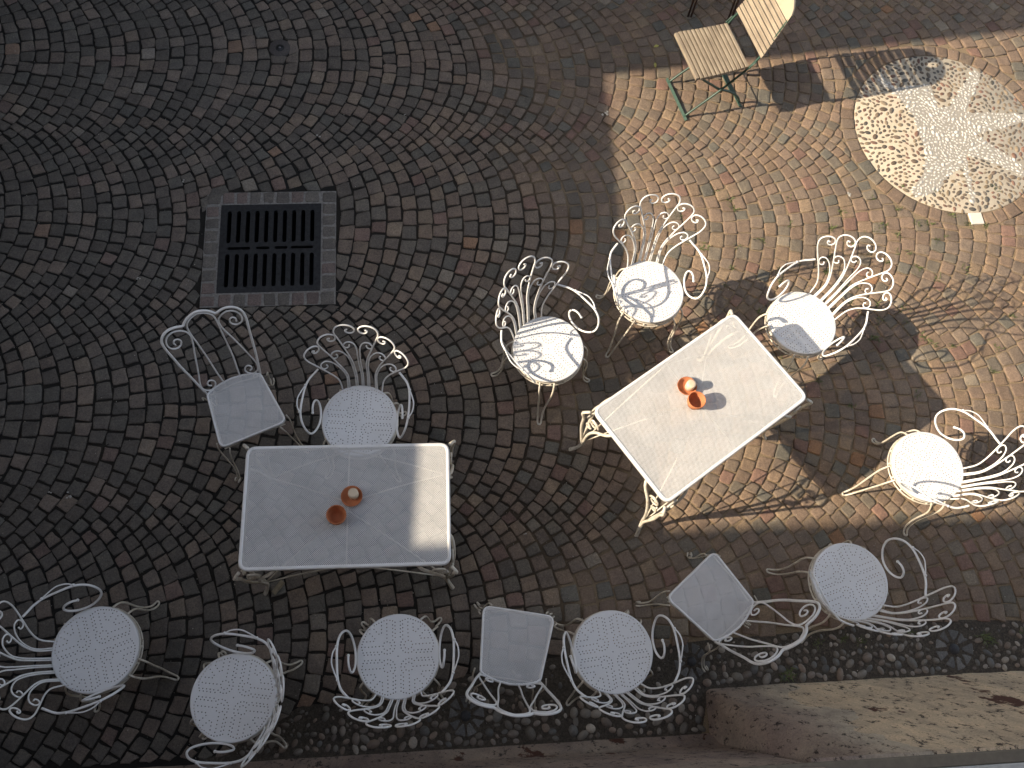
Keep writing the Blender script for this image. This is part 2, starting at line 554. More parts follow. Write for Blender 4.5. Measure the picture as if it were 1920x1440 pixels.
def region_push(p):
    """moves a vertex out of the areas where no cobble lies; returns (point, moved)"""
    x, y = p; mv = 0
    ca, sa = math.cos(GA), math.sin(GA)
    dx, dy = x-GX, y-GY; u, v = dx*ca+dy*sa, -dx*sa+dy*ca
    H = GS/2+.098
    if abs(u) < H and abs(v) < H:
        if abs(u) > abs(v): mv = H-abs(u); u = math.copysign(H, u)
        else: mv = H-abs(v); v = math.copysign(H, v)
        x, y = GX+u*ca-v*sa, GY+u*sa+v*ca
    for c, r in ((CIR, CR+.104), (DISC, DR)):
        q = np.array([x, y])-c; L = np.linalg.norm(q)
        if L < r: mv = max(mv, r-L); x, y = c+q/max(L, 1e-6)*r
    st = strip_top(x)
    if y < st: mv = max(mv, st-y); y = st
    return np.array([x, y]), mv

def area(Q):
    x, y = Q[:, 0], Q[:, 1]
    return .5*abs(np.dot(x, np.roll(y, 1))-np.dot(y, np.roll(x, 1)))

def cobbles():
    mb = MB(); STEP, P = .0960, 1.275; R = P/math.sqrt(2)*1.0
    OV = STEP*.26                                    # lanes end in teeth that interlock with the next lane
    half = math.asin((P/2-OV)/R)
    xmin, xmax = -4.1, 5.3
    def fan(a): return a+STEP*math.sin(a)/R           # joints run square to the course
    for lane in range(-1, 6):
        yc = .405+P*lane
        off = (lane % 2)*STEP/2
        k = int((xmin-R-.3)/STEP)
        while True:
            x0 = k*STEP+off-R; k += 1
            if x0+R*math.cos(half) > xmax: break
            if x0+R < xmin: continue
            # joints along this course, stones shrinking towards the lane edges
            js = [-half]
            while js[-1] < half:
                L = rnd.uniform(.077, .107)*max(.66, math.cos(js[-1]+.05))
                js.append(js[-1]+L/R)
            sc = 2*half/(js[-1]-js[0]) if half-js[-2] > .035 else 2*half/(js[-2]-js[0])
            if not half-js[-2] > .035: js.pop()
            js = [-half+(j+half)*sc for j in js]
            tick = rnd.gauss(0, .0015)
            for ph, ph2 in zip(js[:-1], js[1:]):
                g = .0034+rnd.uniform(-.0010, .0018)+(.0013 if x0+R < 1.0 else 0)
                gr = g/R
                Qa = []
                for (a, e) in ((ph+gr, 0), (ph+gr, 1), (ph2-gr, 1), (ph2-gr, 0)):
                    aa = fan(a) if e else a
                    xx = x0+R*math.cos(aa)+e*STEP
                    yy = yc+R*math.sin(aa)
                    sg = 1 if e == 0 else -1
                    xx += g*.9*math.cos(aa)*sg; yy += g*.9*math.sin(aa)*sg
                    Qa.append(warp(xx, yy)+np.array([rnd.gauss(0, .0030), rnd.gauss(0, .0030)]))
                Q = np.array(Qa); c = Q.mean(0)
                if not (xmin < c[0] < xmax and -.6 < c[1] < 7.1): continue
                A0 = area(Q)
                pc, mvc = region_push(c)
                if mvc > .012: continue
                push = [region_push(q) for q in Q]
                if max(m for _, m in push) > 0:
                    Q = np.array([q for q, _ in push])
                    if area(Q) < .38*A0 or area(Q) < .0018: continue
                if A0 < .0015: continue
                add_stone(mb, Q, stone_colour(*c))
    # bordering course around the pebble mosaic
    a = 0.0
    while a < 2*PI-.05:
        da = rnd.uniform(.115, .150)
        if 2*PI-a-da < .08: da = 2*PI-a
        ang0, ang1 = a+.006, a+da-.006
        tile_a = math.atan2(2.957-CIR[1], 3.675-CIR[0]) % (2*PI)
        if not (a <= tile_a < a+da):
            rr0, rr1 = CR+.006, CR+.098+rnd.uniform(-.006, .004)
            Q = np.array([CIR+np.array([math.cos(t), math.sin(t)])*r for t, r in ((ang0, rr0), (ang1, rr0), (ang1, rr1), (ang0, rr1))])
            add_stone(mb, Q, stone_colour(3, 3))
        a += da
    o = mb.build('cobblestone_paving', M_cobble)
    tag(o, kind='structure')
cobbles()

# loose grit caught in the joints
def grit():
    mb = MB()
    for i in range(9500):
        x, y = rnd.uniform(-3.4, 4.8), rnd.uniform(-.15, 5.2)
        if rnd.random() < .45: y = rnd.uniform(-.15, 2.6)
        if np.hypot(x-CIR[0], y-CIR[1]) < CR or (abs(x-GX) < GS/2 and abs(y-GY) < GS/2): continue
        if y < (WALL_R if x > XSTEP else WALL_L)+.02: continue
        r = rnd.choice([.0010, .0013, .0016, .0022, .003])*rnd.uniform(.7, 1.2)
        g = rnd.uniform(.14, .60); c = (g, g*.93, g*.82)
        zz = -.0065 if rnd.random() < .8 else .003
        ball(mb, (x, y, zz), r, 5, 2, c, (1, rnd.uniform(.6, 1), .8), rnd.uniform(0, 3))
    tag(mb.build('joint_grit', M_pebble), 'fine pale grit scattered in the joints between the cobbles', 'grit', kind='stuff')
grit()

def spots():
    mb = MB()
    for (x, y, r) in SPOTS:
        for q in range(rnd.randint(2, 5)):
            cx, cy = x+rnd.gauss(0, r*.6), y+rnd.gauss(0, r*.6); n = 9; g = rnd.uniform(.30, .5)
            P = [(cx+r*rnd.uniform(.2, .6)*math.cos(2*PI*k/n), cy+r*rnd.uniform(.2, .6)*math.sin(2*PI*k/n), .0048) for k in range(n)]
            mb.add([(cx, cy, .0056)]+P, [(0, 1+k, 1+(k+1) % n) for k in range(n)], (g, g*.95, g*.85))
    tag(mb.build('plaster_spots', M_pebble), 'pale plaster and lichen spots stuck to single cobbles', 'spots', kind='stuff')
SPOTS = [(1.198, 3.813, .020), (-.743, 3.626, .017), (-1.6, 3.267, .010), (-1.814, 2.575, .012), (-2.148, 1.249, .013), (-2.047, 1.236, .015), (2.81, 3.146, .018), (.469, .923, .008), (-.178, 3.80, .009), (1.075, 4.36, .010), (-1.3, 3.6, .008), (.6, 3.3, .008)]
spots()

def strip_soil():
    m, nt, b, _ = newmat('dark_soil'); co = coords(nt)
    n1 = noise_node(nt, co, 90, 6, .75)
    r = ramp(nt, n1.outputs[0], [(.3, (.024, .019, .014)), (.52, (.072, .057, .042)), (.70, (.14, .118, .088))])
    nt.links.new(r.outputs[0], b.inputs['Base Color']); b.inputs['Roughness'].default_value = .95
    bump(nt, n1.outputs[0], 1.0, .012, b)
    mb = MB(); n = 120; vs = []
    for i in range(n+1):
        x = -1.25+6.6*i/n; y0 = -.2 if x < XSTEP else -.02; y1 = strip_top(x)+.012
        for j in range(9):
            y = y0+(y1-y0)*j/8
            vs.append((x, y, -.0055+.0035*noise.noise(Vector((x*14, y*14, 1)))))
    mb.add(vs, [(i*9+j, (i+1)*9+j, (i+1)*9+j+1, i*9+j+1) for i in range(n) for j in range(8)])
    tag(mb.build('pebble_strip_soil', m), kind='structure')
strip_soil()

# ------------------------------------------------------------------ river pebbles along the foot of the building
ROS = [(.099, -.020, .105), (1.335, .189, .10), (2.834, .180, .115)]
def pebbles():
    mb = MB(); placed = []
    soil = []
    pal = [(.17, .15, .125), (.13, .115, .095), (.20, .17, .14), (.16, .13, .105), (.25, .22, .18), (.11, .105, .095), (.19, .145, .11)]
    def wl(x): return WALL_R if x > XSTEP else WALL_L
    tries = 0
    while tries < 9000:
        tries += 1
        x = rnd.uniform(-1.3, 4.2); t = rnd.random()**1.9
        top = strip_top(x)-.01; y0 = wl(x)+.008
        y = y0+(top-y0)*t
        r = rnd.uniform(.017, .034)*(1.0 if t < .45 else .72)
        if -.35 < x < 1.3 and x > .3 and rnd.random() < .72: continue      # bare, earthy stretch
        if t > .5 and rnd.random() < .6: continue
        if y-r*.8 < wl(x): continue
        if XSTEP-.03 < x < XSTEP+.0 and y < WALL_R: continue
        if any((x-a)**2+(y-b)**2 < (c*.98+r*.6)**2 for a, b, c in ROS): continue
        ok = True
        for (a, b, rr) in placed:
            if abs(a-x) < .08 and (a-x)**2+(b-y)**2 < ((r+rr)*.80)**2: ok = False; break
        if not ok: continue
        placed.append((x, y, r))
        c = rnd.choice(pal); f = rnd.uniform(.75, 1.25)
        if rnd.random() < .05: f *= 1.7
        ball(mb, (x, y, -.012), r, 10, 5, tuple(q*f for q in c), (rnd.uniform(.95, 1.35), rnd.uniform(.68, .9), rnd.uniform(.45, .75)), rnd.uniform(0, PI), True)
    tag(mb.build('river_pebbles', M_pebble), 'rounded grey river pebbles bedded in earth along the foot of the building', 'pebbles', kind='stuff')
pebbles()

def rosette(cx, cy, r, label, n=9, half=False):
    t = empty('stone_rosette', (cx, cy, 0)); tag(t, label, 'stone rosette', 'stone rosettes set in the pebble strip')
    mb = MB(); ball(mb, (0, 0, -.014), r*.30, 12, 6, (.035, .034, .036), (1, 1, .6), 0, True)
    mb.build('centre_stone', M_pebble, t)
    a0 = rnd.uniform(0, .5)
    for k in range(n):
        a = a0+2*PI*k/n+rnd.uniform(-.06, .06); hw = PI/n*.88*rnd.uniform(.75, 1.05)
        r0, r1 = r*.38, r*rnd.uniform(.86, 1.02)
        Q = np.array([[math.cos(a-hw*.55)*r0, math.sin(a-hw*.55)*r0], [math.cos(a-hw)*r1, math.sin(a-hw)*r1],
                      [math.cos(a+hw)*r1, math.sin(a+hw)*r1], [math.cos(a+hw*.55)*r0, math.sin(a+hw*.55)*r0]])
        mb = MB(); g = rnd.uniform(.10, .16)
        add_stone(mb, Q, (g, g*.97, g*.92), -.004)
        mb.build('petal_stone', M_cobble, t)
rosette(*ROS[0], 'flower-shaped stone rosette below the square-seated chair in the bottom row')
rosette(*ROS[1], 'flower-shaped stone rosette beside the corner of the projecting wall base')
rosette(*ROS[2], 'flower-shaped stone rosette near the right edge, below the shaded armchair')

# ------------------------------------------------------------------ pebble mosaic with a white star
STAR = [(3.622, 3.869), (3.620, 4.082), (3.333, 4.042), (3.265, 4.168), (3.219, 4.105), (3.333, 3.992), (3.425, 3.795), (3.428, 3.626), (3.446, 3.483), (3.385, 3.309), (3.274, 3.184), (3.269, 3.116), (3.451, 3.160), (3.605, 3.331), (3.683, 3.354), (3.675, 3.079), (3.710, 3.079), (3.719, 3.330), (3.734, 3.471), (3.903, 3.400), (4.117, 3.282), (4.140, 3.364), (3.962, 3.542), (3.850, 3.638), (3.997, 3.674), (4.246, 3.742), (4.267, 3.816), (4.038, 3.828), (3.821, 3.833), (3.949, 4.021), (4.045, 4.200), (3.974, 4.200), (3.816, 4.008), (3.710, 3.882)]
def inpoly(x, y, poly):
    r = False; j = len(poly)-1
    for i in range(len(poly)):
        xi, yi = poly[i]; xj, yj = poly[j]
        if (yi > y) != (yj > y) and x < (xj-xi)*(y-yi)/(yj-yi)+xi: r = not r
        j = i
    return r
def mat_mosaic_mortar():
    m, nt, b, _ = newmat('mosaic_mortar')
    co = coords(nt)
    n = noise_node(nt, co, 8, 5, .6); r = ramp(nt, n.outputs[0], [(.3, (.40, .345, .26)), (.7, (.50, .435, .34))])
    n1 = noise_node(nt, co, 150, 4, .7); r1 = ramp(nt, n1.outputs[0], [(.3, (.8, .8, .8)), (.7, (1.15, 1.15, 1.15))])
    c = mixc(nt, r.outputs[0], r1.outputs[0], 1.0, 'MULTIPLY')
    nt.links.new(c, b.inputs['Base Color']); b.inputs['Roughness'].default_value = .9
    bump(nt, n1.outputs[0], .5, .004, b)
    return m
def mosaic():
    root = empty('pebble_mosaic', (CIR[0], CIR[1], 0))
    tag(root, 'round pebble mosaic with a white star set in tan mortar', 'mosaic')
    mb = MB(); n = 72
    pts = [(0, 0, .001)]+[(CR*q*math.cos(2*PI*k/n), CR*q*math.sin(2*PI*k/n), .001 if q < 1 else -.006) for q in (.985, 1.0) for k in range(n)]
    fs = [(0, 1+k, 1+(k+1) % n) for k in range(n)]+[(1+k, 1+n+k, 1+n+(k+1) % n, 1+(k+1) % n) for k in range(n)]
    mb.add(pts, fs); mb.build('mortar_bed', mat_mosaic_mortar(), root)
    mb = MB(); plate(mb, [(x-CIR[0], y-CIR[1]) for x, y in STAR], [], .003)
    mb.build('star_bed', mat_simple('pale_star_mortar', (.30, .275, .235), .9, 0, 60, .12, .4, .003), root, smooth=False)
    star, dark = MB(), MB(); placed = []
    pal = [(.145, .11, .08), (.12, .10, .08), (.18, .14, .095), (.135, .10, .075), (.09, .083, .072), (.21, .165, .115), (.17, .10, .075)]
    for t in range(26000):
        a = rnd.uniform(0, 2*PI); rr = CR*math.sqrt(rnd.random())*.99
        x, y = rr*math.cos(a), rr*math.sin(a); X, Y = x+CIR[0], y+CIR[1]
        s = inpoly(X, Y, STAR)
        big = rnd.random() < .35
        r = (rnd.uniform(.010, .0135) if not big else rnd.uniform(.0135, .019)) if s else (rnd.uniform(.0125, .0175) if not big else rnd.uniform(.0175, .025))
        if rr+r*.55 > CR: continue
        ok = True; f = .84 if s else .96
        for (p, q, w) in placed:
            if abs(p-x) < .05 and (p-x)**2+(q-y)**2 < ((r+w)*f)**2: ok = False; break
        if not ok: continue
        placed.append((x, y, r))
        rot = noise.noise(Vector((x*3, y*3, 0)))*4+rnd.gauss(0, .4)
        if s:
            g = rnd.uniform(.46, .60)
            ball(star, (x, y, -.001), r, 9, 4, (g, g*.965, g*.88), (rnd.uniform(1.05, 1.35), rnd.uniform(.62, .85), .55), rot, True)
        else:
            c = rnd.choice(pal); k = rnd.uniform(.75, 1.2)
            ball(dark, (x, y, -.002), r, 9, 4, tuple(q*k for q in c), (rnd.uniform(1.0, 1.35), rnd.uniform(.6, .85), .50), rot, True)
    a = star.build('white_star_pebbles', M_pebble, root); a['label'] = 'white pebbles forming the star'; a['kind'] = 'stuff'
    a = dark.build('brown_pebbles', M_pebble, root); a['label'] = 'brown and grey pebbles filling the field'; a['kind'] = 'stuff'
mosaic()
mb = MB(); box(mb, (0, 0, -.005), (.088, .088, .022), 0, None, .002)
o = mb.build('marble_tile', M_tile, smooth=False, loc=(3.675+.004, 2.957-.008, 0)); o.rotation_euler = (0, 0, .03)
tag(o, 'square white marble tile in the cobble ring below the mosaic', 'tile')

# ------------------------------------------------------------------ drain grate with its stone surround
def drain():
    root = empty('drain_grate', (GX, GY, 0), GA)
    tag(root, 'square black cast iron drain grate with a mortared cobble border', 'drain grate')
    mb = MB(); h = GS/2; slots = []
    def slot(cx, cy, w, l, nseg=6):
        P = []
        if l >= w:
            r = w/2
            for k in range(nseg+1): a = PI*k/nseg; P.append((cx+r*math.cos(a), cy+l/2-r+r*math.sin(a)))
            for k in range(nseg+1): a = PI+PI*k/nseg; P.append((cx+r*math.cos(a), cy-l/2+r+r*math.sin(a)))
        else:
            r = l/2
            for k in range(nseg+1): a = -PI/2+PI*k/nseg; P.append((cx+w/2-r+r*math.cos(a), cy+r*math.sin(a)))
            for k in range(nseg+1): a = PI/2+PI*k/nseg; P.append((cx-w/2+r+r*math.cos(a), cy+r*math.sin(a)))
        return P
    for k in range(10):
        x = -.258+.0573*k
        slots.append(slot(x, .151, .0265, .232)); slots.append(slot(x, -.160, .0265, .232))
    for x, wd in ((-.192, .140), (-.046, .084), (.067, .080), (.196, .140)): slots.append(slot(x, -.004, wd, .020))
    plate(mb, [(-h, -h), (h, -h), (h, h), (-h, h)], slots, .001, .028)
    # raised grip studs
    for k in range(11):
        for y in list(np.arange(-.25, -.04, .035))+list(np.arange(.04, .27, .035)):
            ball(mb, (-.2865+.0573*k, y, .001), .0042, 6, 2, None, (1, 1, .5), 0, True)
    mb.build('grate', M_iron, root, smooth=False)
    mb = MB(); a = h-.012
    P = [(-a, -a), (a, -a), (a, a), (-a, a)]
    vs = [(x, y, -.016) for x, y in P]+[(x, y, -.6) for x, y in P]
    mb.add(vs, [(0, 4, 5, 1), (1, 5, 6, 2), (2, 6, 7, 3), (3, 7, 4, 0), (4, 7, 6, 5)])
    mb.build('shaft', M_pit, root, smooth=False)
    mb = MB(); e = h+.094
    plate(mb, [(-e, -e), (e, -e), (e, e), (-e, e)], [[(-h, -h), (h, -h), (h, h), (-h, h)]], -.003, .01)
    mb.build('mortar_frame', M_mortar, root, smooth=False)
    mb = MB(); L = 2*h+.17; n = 9
    for side in range(4):
        a = side*PI/2; ca, sa = math.cos(a), math.sin(a); x = -e+.004
        while x < e-.10:
            wd = rnd.uniform(.078, .092)
            if e-.10-x-wd < .03: wd = e-.103-x
            y0, y1 = h+.008+rnd.uniform(0, .004), h+.092
            Q = np.array([(x+.005, y0), (x+wd-.005, y0), (x+wd-.005, y1), (x+.005, y1)])+np.array([[rnd.gauss(0, .0015), rnd.gauss(0, .0015)] for _ in range(4)])
            Q = np.array([(p[0]*ca-p[1]*sa, p[0]*sa+p[1]*ca) for p in Q])
            g = rnd.uniform(.12, .16); c = (g, g*.90, g*.79) if rnd.random() < .65 else (g*1.15, g*.90, g*.80)
            add_stone(mb, Q, c, .001)
            x += wd+.004
    mb.build('border_stones', M_cobble, root)
drain()

def round_cap():
    root = empty('round_cap', (DISC[0], DISC[1], 0)); tag(root, 'small round stone cap with a metal centre set among the cobbles', 'round cap')
    mb = MB(); n = 22; rs = [DR*.86*(1+rnd.uniform(-.05, .05)) for _ in range(n)]
    vs = [(0, 0, .001)]+[(r*s*math.cos(2*PI*k/n), r*s*math.sin(2*PI*k/n), z) for s, z in ((.9, .001), (1, -.003), (1.02, -.02)) for k, r in enumerate(rs)]
    fs = [(0, 1+k, 1+(k+1) % n) for k in range(n)]
    for i in range(2): fs += [(1+i*n+k, 1+(i+1)*n+k, 1+(i+1)*n+(k+1) % n, 1+i*n+(k+1) % n) for k in range(n)]
    mb.add(vs, fs); mb.build('stone_ring', M_cap, root)
    mb = MB()
    for r, z in ((.030, .004), (.019, .007)):
        ball(mb, (0, 0, z-.003), r, 18, 3, None, (1, 1, .15), 0, True)
    mb.build('metal_centre', M_iron, root)
    mb = MB(); ball(mb, (0, .0, .006), .010, 10, 3, None, (1, .8, .3), 0, True); mb.build('bolt', M_bolt, root)
round_cap()

# ------------------------------------------------------------------ shell-backed armchair
SHELL = {
 'r0':[(.004,.197,.44),(.0045,.2317,.5975),(.0062,.2576,.7115),(.0072,.2687,.76),(.0144,.2776,.80),(.0261,.2817,.8215),(.0411,.2822,.831),(.0568,.2797,.8305),(.0692,.2742,.819),(.0724,.2703,.8055),(.0648,.2685,.79),(.054,.27,.787),(.0451,.2728,.7925),(.0433,.2758,.805)],
 'l1':[(.0265,.1945,.44),(.0301,.2311,.603),(.0357,.2455,.6685),(.0502,.2567,.727),(.0735,.2692,.8015),(.0992,.2813,.881),(.1086,.2856,.9105),(.1088,.2925,.9385),(.0983,.3006,.959),(.0757,.3084,.969),(.0476,.3128,.9675),(.0235,.3126,.956),(.0097,.3082,.9335),(.0164,.3024,.91),(.0357,.2998,.9045),(.0504,.3,.9135),(.0546,.3027,.927),(.047,.3051,.9305)],
 'i2':[(.0355,.193,.44),(.0390,.2305,.6055),(.0437,.2419,.657),(.0546,.2521,.711),(.0757,.2561,.749),(.0986,.2547,.7725),(.1204,.2473,.7765),(.1347,.2378,.764),(.1351,.2323,.743),(.1233,.2331,.7255),(.1097,.2392,.726),(.1048,.244,.738),(.1104,.2448,.7475)],
 'l2':[(.070,.182,.44),(.0711,.2102,.551),(.0847,.2221,.619),(.1229,.2311,.7165),(.1712,.2348,.8235),(.1891,.2381,.871),(.1912,.2431,.892),(.1799,.2553,.9135),(.1591,.2683,.922),(.1326,.2787,.918),(.1135,.282,.9035),(.1066,.2803,.884),(.1132,.2718,.8655),(.1299,.2661,.8615),(.1426,.2636,.8745),(.1438,.2662,.8885),(.1357,.2688,.888)],
 'i3':[(.079,.1785,.44),(.0789,.2092,.5545),(.0919,.219,.613),(.1152,.2231,.6715),(.1448,.2195,.713),(.1704,.2094,.731),(.1869,.1971,.725),(.1876,.191,.705),(.1741,.193,.68),(.1614,.2004,.6775),(.1562,.2061,.6875),(.1609,.2069,.6975)],
 'l3':[(.104,.165,.44),(.1172,.1898,.5425),(.1432,.1935,.612),(.1767,.1896,.6745),(.2123,.1825,.737),(.2415,.1764,.7915),(.2561,.1791,.835),(.2551,.1871,.856),(.2405,.2041,.873),(.2189,.2208,.8765),(.1998,.231,.8675),(.1889,.232,.8455),(.1929,.2244,.826),(.2057,.2133,.8225),(.2178,.2081,.8335),(.2197,.2094,.8485),(.2118,.2132,.844)]}
ARM = [(.205,.186,.690),(.226,.165,.676),(.245,.142,.669),(.26,.10,.670),(.2665,.03,.671),(.267,-.046,.668),(.258,-.092,.645),(.242,-.118,.602),(.228,-.118,.553),(.212,-.085,.505),(.201,-.030,.474),(.2005,.025,.479),(.208,.060,.506),(.217,.068,.535),(.224,.045,.566),(.228,.018,.567),(.229,-.008,.552)]
BOW = [(.262,.10,.674),(.278,.062,.680),(.289,.025,.684),(.285,-.018,.679),(.270,-.046,.672)]
NE = [(507,143),(530,134),(557,126),(585,121),(612,127),(635,137),(659,149),(683,163),(705,172),(728,183),(749,204),
 (505,180),(528,170),(582,155),(630,174),(703,208),(502,215),(526,207),(577,190),(628,210),(676,233),(740,252),(774,255),
 (498,250),(523,242),(575,226),(627,243),(650,256),(713,275),(783,280),(495,294),(519,278),(573,262),(688,300),(792,304),
 (516,320),(571,298),(696,326),(730,328),(765,329),(799,330),(498,346),(540,347),(569,336),(597,349),(809,357),
 (490,374),(525,376),(605,379),(640,378),(673,380),(708,381),(742,382),(777,383),(813,386),(493,405),(535,406),(593,408),(563,420),(805,417),(797,444),
 (508,432),(615,437),(655,437),(690,439),(725,442),(759,442),(530,450),(558,457),(592,452),(636,462),(675,464),(712,466),(747,466),(781,468)]
def seat_holes(sides=6, r=.0030):
    pts = [(0, 0)]
    for x, y in NE:
        u, v = (x-455)/406, (482-y)/420
        u, v = u-.078*v*1.0, v+.036*u
        u, v = u*.199, v*.199
        if math.hypot(u, v) > .188: s = .188/math.hypot(u, v); u, v = u*s, v*s
        for k in range(4):
            a, b = u, v
            for _ in range(k): a, b = -b, a
            pts.append((a, b))
    out = []
    good = []
    for p in pts:
        if all((p[0]-q[0])**2+(p[1]-q[1])**2 > .0065**2 for q in good):
            good.append(p); out.append([(p[0]+r*math.cos(2*PI*k/sides+.3), p[1]+r*math.sin(2*PI*k/sides+.3)) for k in range(sides)])
    return out
SEAT_Z = .450
def mirror(P): return [(-a, b, c) for a, b, c in P]

def make_shell_chair():
    root = empty('shell_armchair', (0, 0, 0))
    # seat: pierced sheet, very slightly dished, with a turned-down rim
    mb = MB(); n = 64; RS = .1988
    circ = [((RS-.008)*math.cos(2*PI*k/n), (RS-.008)*math.sin(2*PI*k/n)) for k in range(n)]
    plate(mb, circ, seat_holes(), 0, 0)
    mb.v = [(x, y, SEAT_Z-.004*(1-(x*x+y*y)/(RS-.008)**2)+.0005) for x, y, z in mb.v]
    prof = [(RS-.008, SEAT_Z+.0005), (RS-.004, SEAT_Z+.0003), (RS-.001, SEAT_Z-.002), (RS, SEAT_Z-.006), (RS, SEAT_Z-.020), (RS-.004, SEAT_Z-.021)]
    vs = [(r*math.cos(2*PI*k/n), r*math.sin(2*PI*k/n), z) for r, z in prof for k in range(n)]
    fs = [(i*n+k, (i+1)*n+k, (i+1)*n+(k+1) % n, i*n+(k+1) % n) for i in range(len(prof)-1) for k in range(n)]
    mb.add(vs, fs)
    mb.build('seat', M_seat, root)
    # ring rods beneath the seat
    mb = MB()
    for r, z in ((.1965, .421), (.199, .395)):
        tube(mb, [(r*math.cos(2*PI*k/40), r*math.sin(2*PI*k/40), z) for k in range(40)], .0048, 6, 1, True)
    for k in range(16):
        a = 2*PI*k/16+.1; ball(mb, (.198*math.cos(a), .198*math.sin(a), .408), .0068, 6, 4)
    mb.build('seat_ring', M_cream, root)
    # legs: hairpin rods, splayed, foot flicked out
    for q in range(4):
        a = PI/4+q*PI/2; ra, ta = np.array([math.cos(a), math.sin(a)]), np.array([-math.sin(a), math.cos(a)])
        prof = [(.196, .425, .040), (.212, .405, .040), (.226, .375, .039), (.233, .33, .036), (.236, .26, .030), (.238, .18, .0235), (.243, .11, .0175), (.254, .055, .0135), (.272, .018, .011), (.288, .006, .009)]
        L = [(*(ra*r+ta*t), z) for r, z, t in prof]; Rr = [(*(ra*r-ta*t), z) for r, z, t in prof]
        tip = [(*(ra*.296+ta*.005), .008), (*(ra*.298), .010), (*(ra*.296-ta*.005), .008)]
        mb = MB(); tube(mb, L+tip+Rr[::-1], .0054, 7, 3)
        mb.build('leg', M_cream, root)
    # shell back: the six large lobes are the backrest, the six inner scrolls sit on it
    mb = MB()
    for k in ('l1', 'l2', 'l3'):
        for P in (SHELL[k], mirror(SHELL[k])):
            tube(mb, P, .0043, 7, 4); ball(mb, P[-1], .0052, 7, 5)
    back = mb.build('backrest', M_white, root)
    for k in ('r0', 'i2', 'i3'):
        for P in (SHELL[k], mirror(SHELL[k])):
            mb = MB(); tube(mb, P, .0037, 7, 4); ball(mb, P[-1], .0046, 7, 5)
            mb.build('scroll', M_white, back)
    for sgn in (1, -1):
        f = (lambda P: P) if sgn > 0 else mirror
        mb = MB(); tube(mb, f(ARM), .0056, 8, 4); ball(mb, f(ARM)[-1], .0078, 8, 5)
        arm = mb.build('armrest', M_white, root)
        mb = MB(); tube(mb, f(BOW), .0034, 6, 4)
        for e in (f(BOW)[0], f(BOW)[-1]): ball(mb, e, .0075, 7, 5)
        mb.build('bow', M_white, arm)
    return root

def copy_tree(o, parent=None):
    c = o.copy(); C.objects.link(c); c.parent = parent
    for ch in list(o.children): copy_tree(ch, c)
    return c

SH = [
 (.616, 1.862, .696, 'white shell-backed armchair half in sun, left of the slanted table'),
 (1.229, 2.209, .055, 'sunlit white shell-backed armchair with curly arm shadows on its seat, topmost of the armchairs'),
 (2.101, 1.993, -.944, 'sunlit white shell-backed armchair behind the upper right edge of the slanted table'),
 (2.654, 1.116, -2.23, 'sunlit white shell-backed armchair whose back runs off the right edge of the picture'),
 (-.421, 1.473, -.086, 'shaded white shell-backed armchair tucked under the far edge of the table in the shade'),
 (-1.644, .368, 1.90, 'shaded white shell-backed armchair whose back runs off the left edge'),
 (-.992, .120, -1.732, 'shaded white round-seated armchair seen edge-on, second from the left in the bottom row'),
 (-.226, .267, 3.148, 'shaded white shell-backed armchair facing the near edge of the table in the shade'),
 (.823, .236, 3.248, 'shaded white shell-backed armchair just right of the square-seated chair in the bottom row'),
 (2.093, .522, -2.834, 'shaded white shell-backed armchair at the right, just below the edge of the sunlight')]
proto = make_shell_chair()
for i, (x, y, rz, lab) in enumerate(SH):
    o = proto if i == 0 else copy_tree(proto)
    o.location = (x, y, 0); o.rotation_euler = (0, 0, rz)
    tag(o, lab, 'armchair', 'white shell-backed armchairs')

def bend(root, amp, seed):
    """hand-bent iron: each chair is a few millimetres different"""
    def walk(o):
        for ch in o.children:
            if ch.type == 'MESH' and ch.name.split('.')[0] in ('backrest', 'scroll', 'armrest', 'bow', 'leg', 'inner_hoop'):
                me = ch.data = ch.data.copy()
                co = np.empty(len(me.vertices)*3, np.float32); me.vertices.foreach_get('co', co); co = co.reshape(-1, 3)
                for i in range(len(co)):
                    k = min(1.0, max(0.0, abs(co[i][2]-.44)/.12))
                    if co[i][2] < .05: k *= .3
                    v = noise.noise_vector(Vector((co[i][0]*4+seed*7.3, co[i][1]*4, co[i][2]*4)))
                    co[i] += np.array((v.x, v.y, v.z*.4))*amp*k
                me.vertices.foreach_set('co', co.ravel()); me.update()
            walk(ch)
    walk(root)
arm_roots = [o for o in C.objects if o.name.startswith('shell_armchair')]
for i, o in enumerate(arm_roots): bend(o, .0075, i+1)

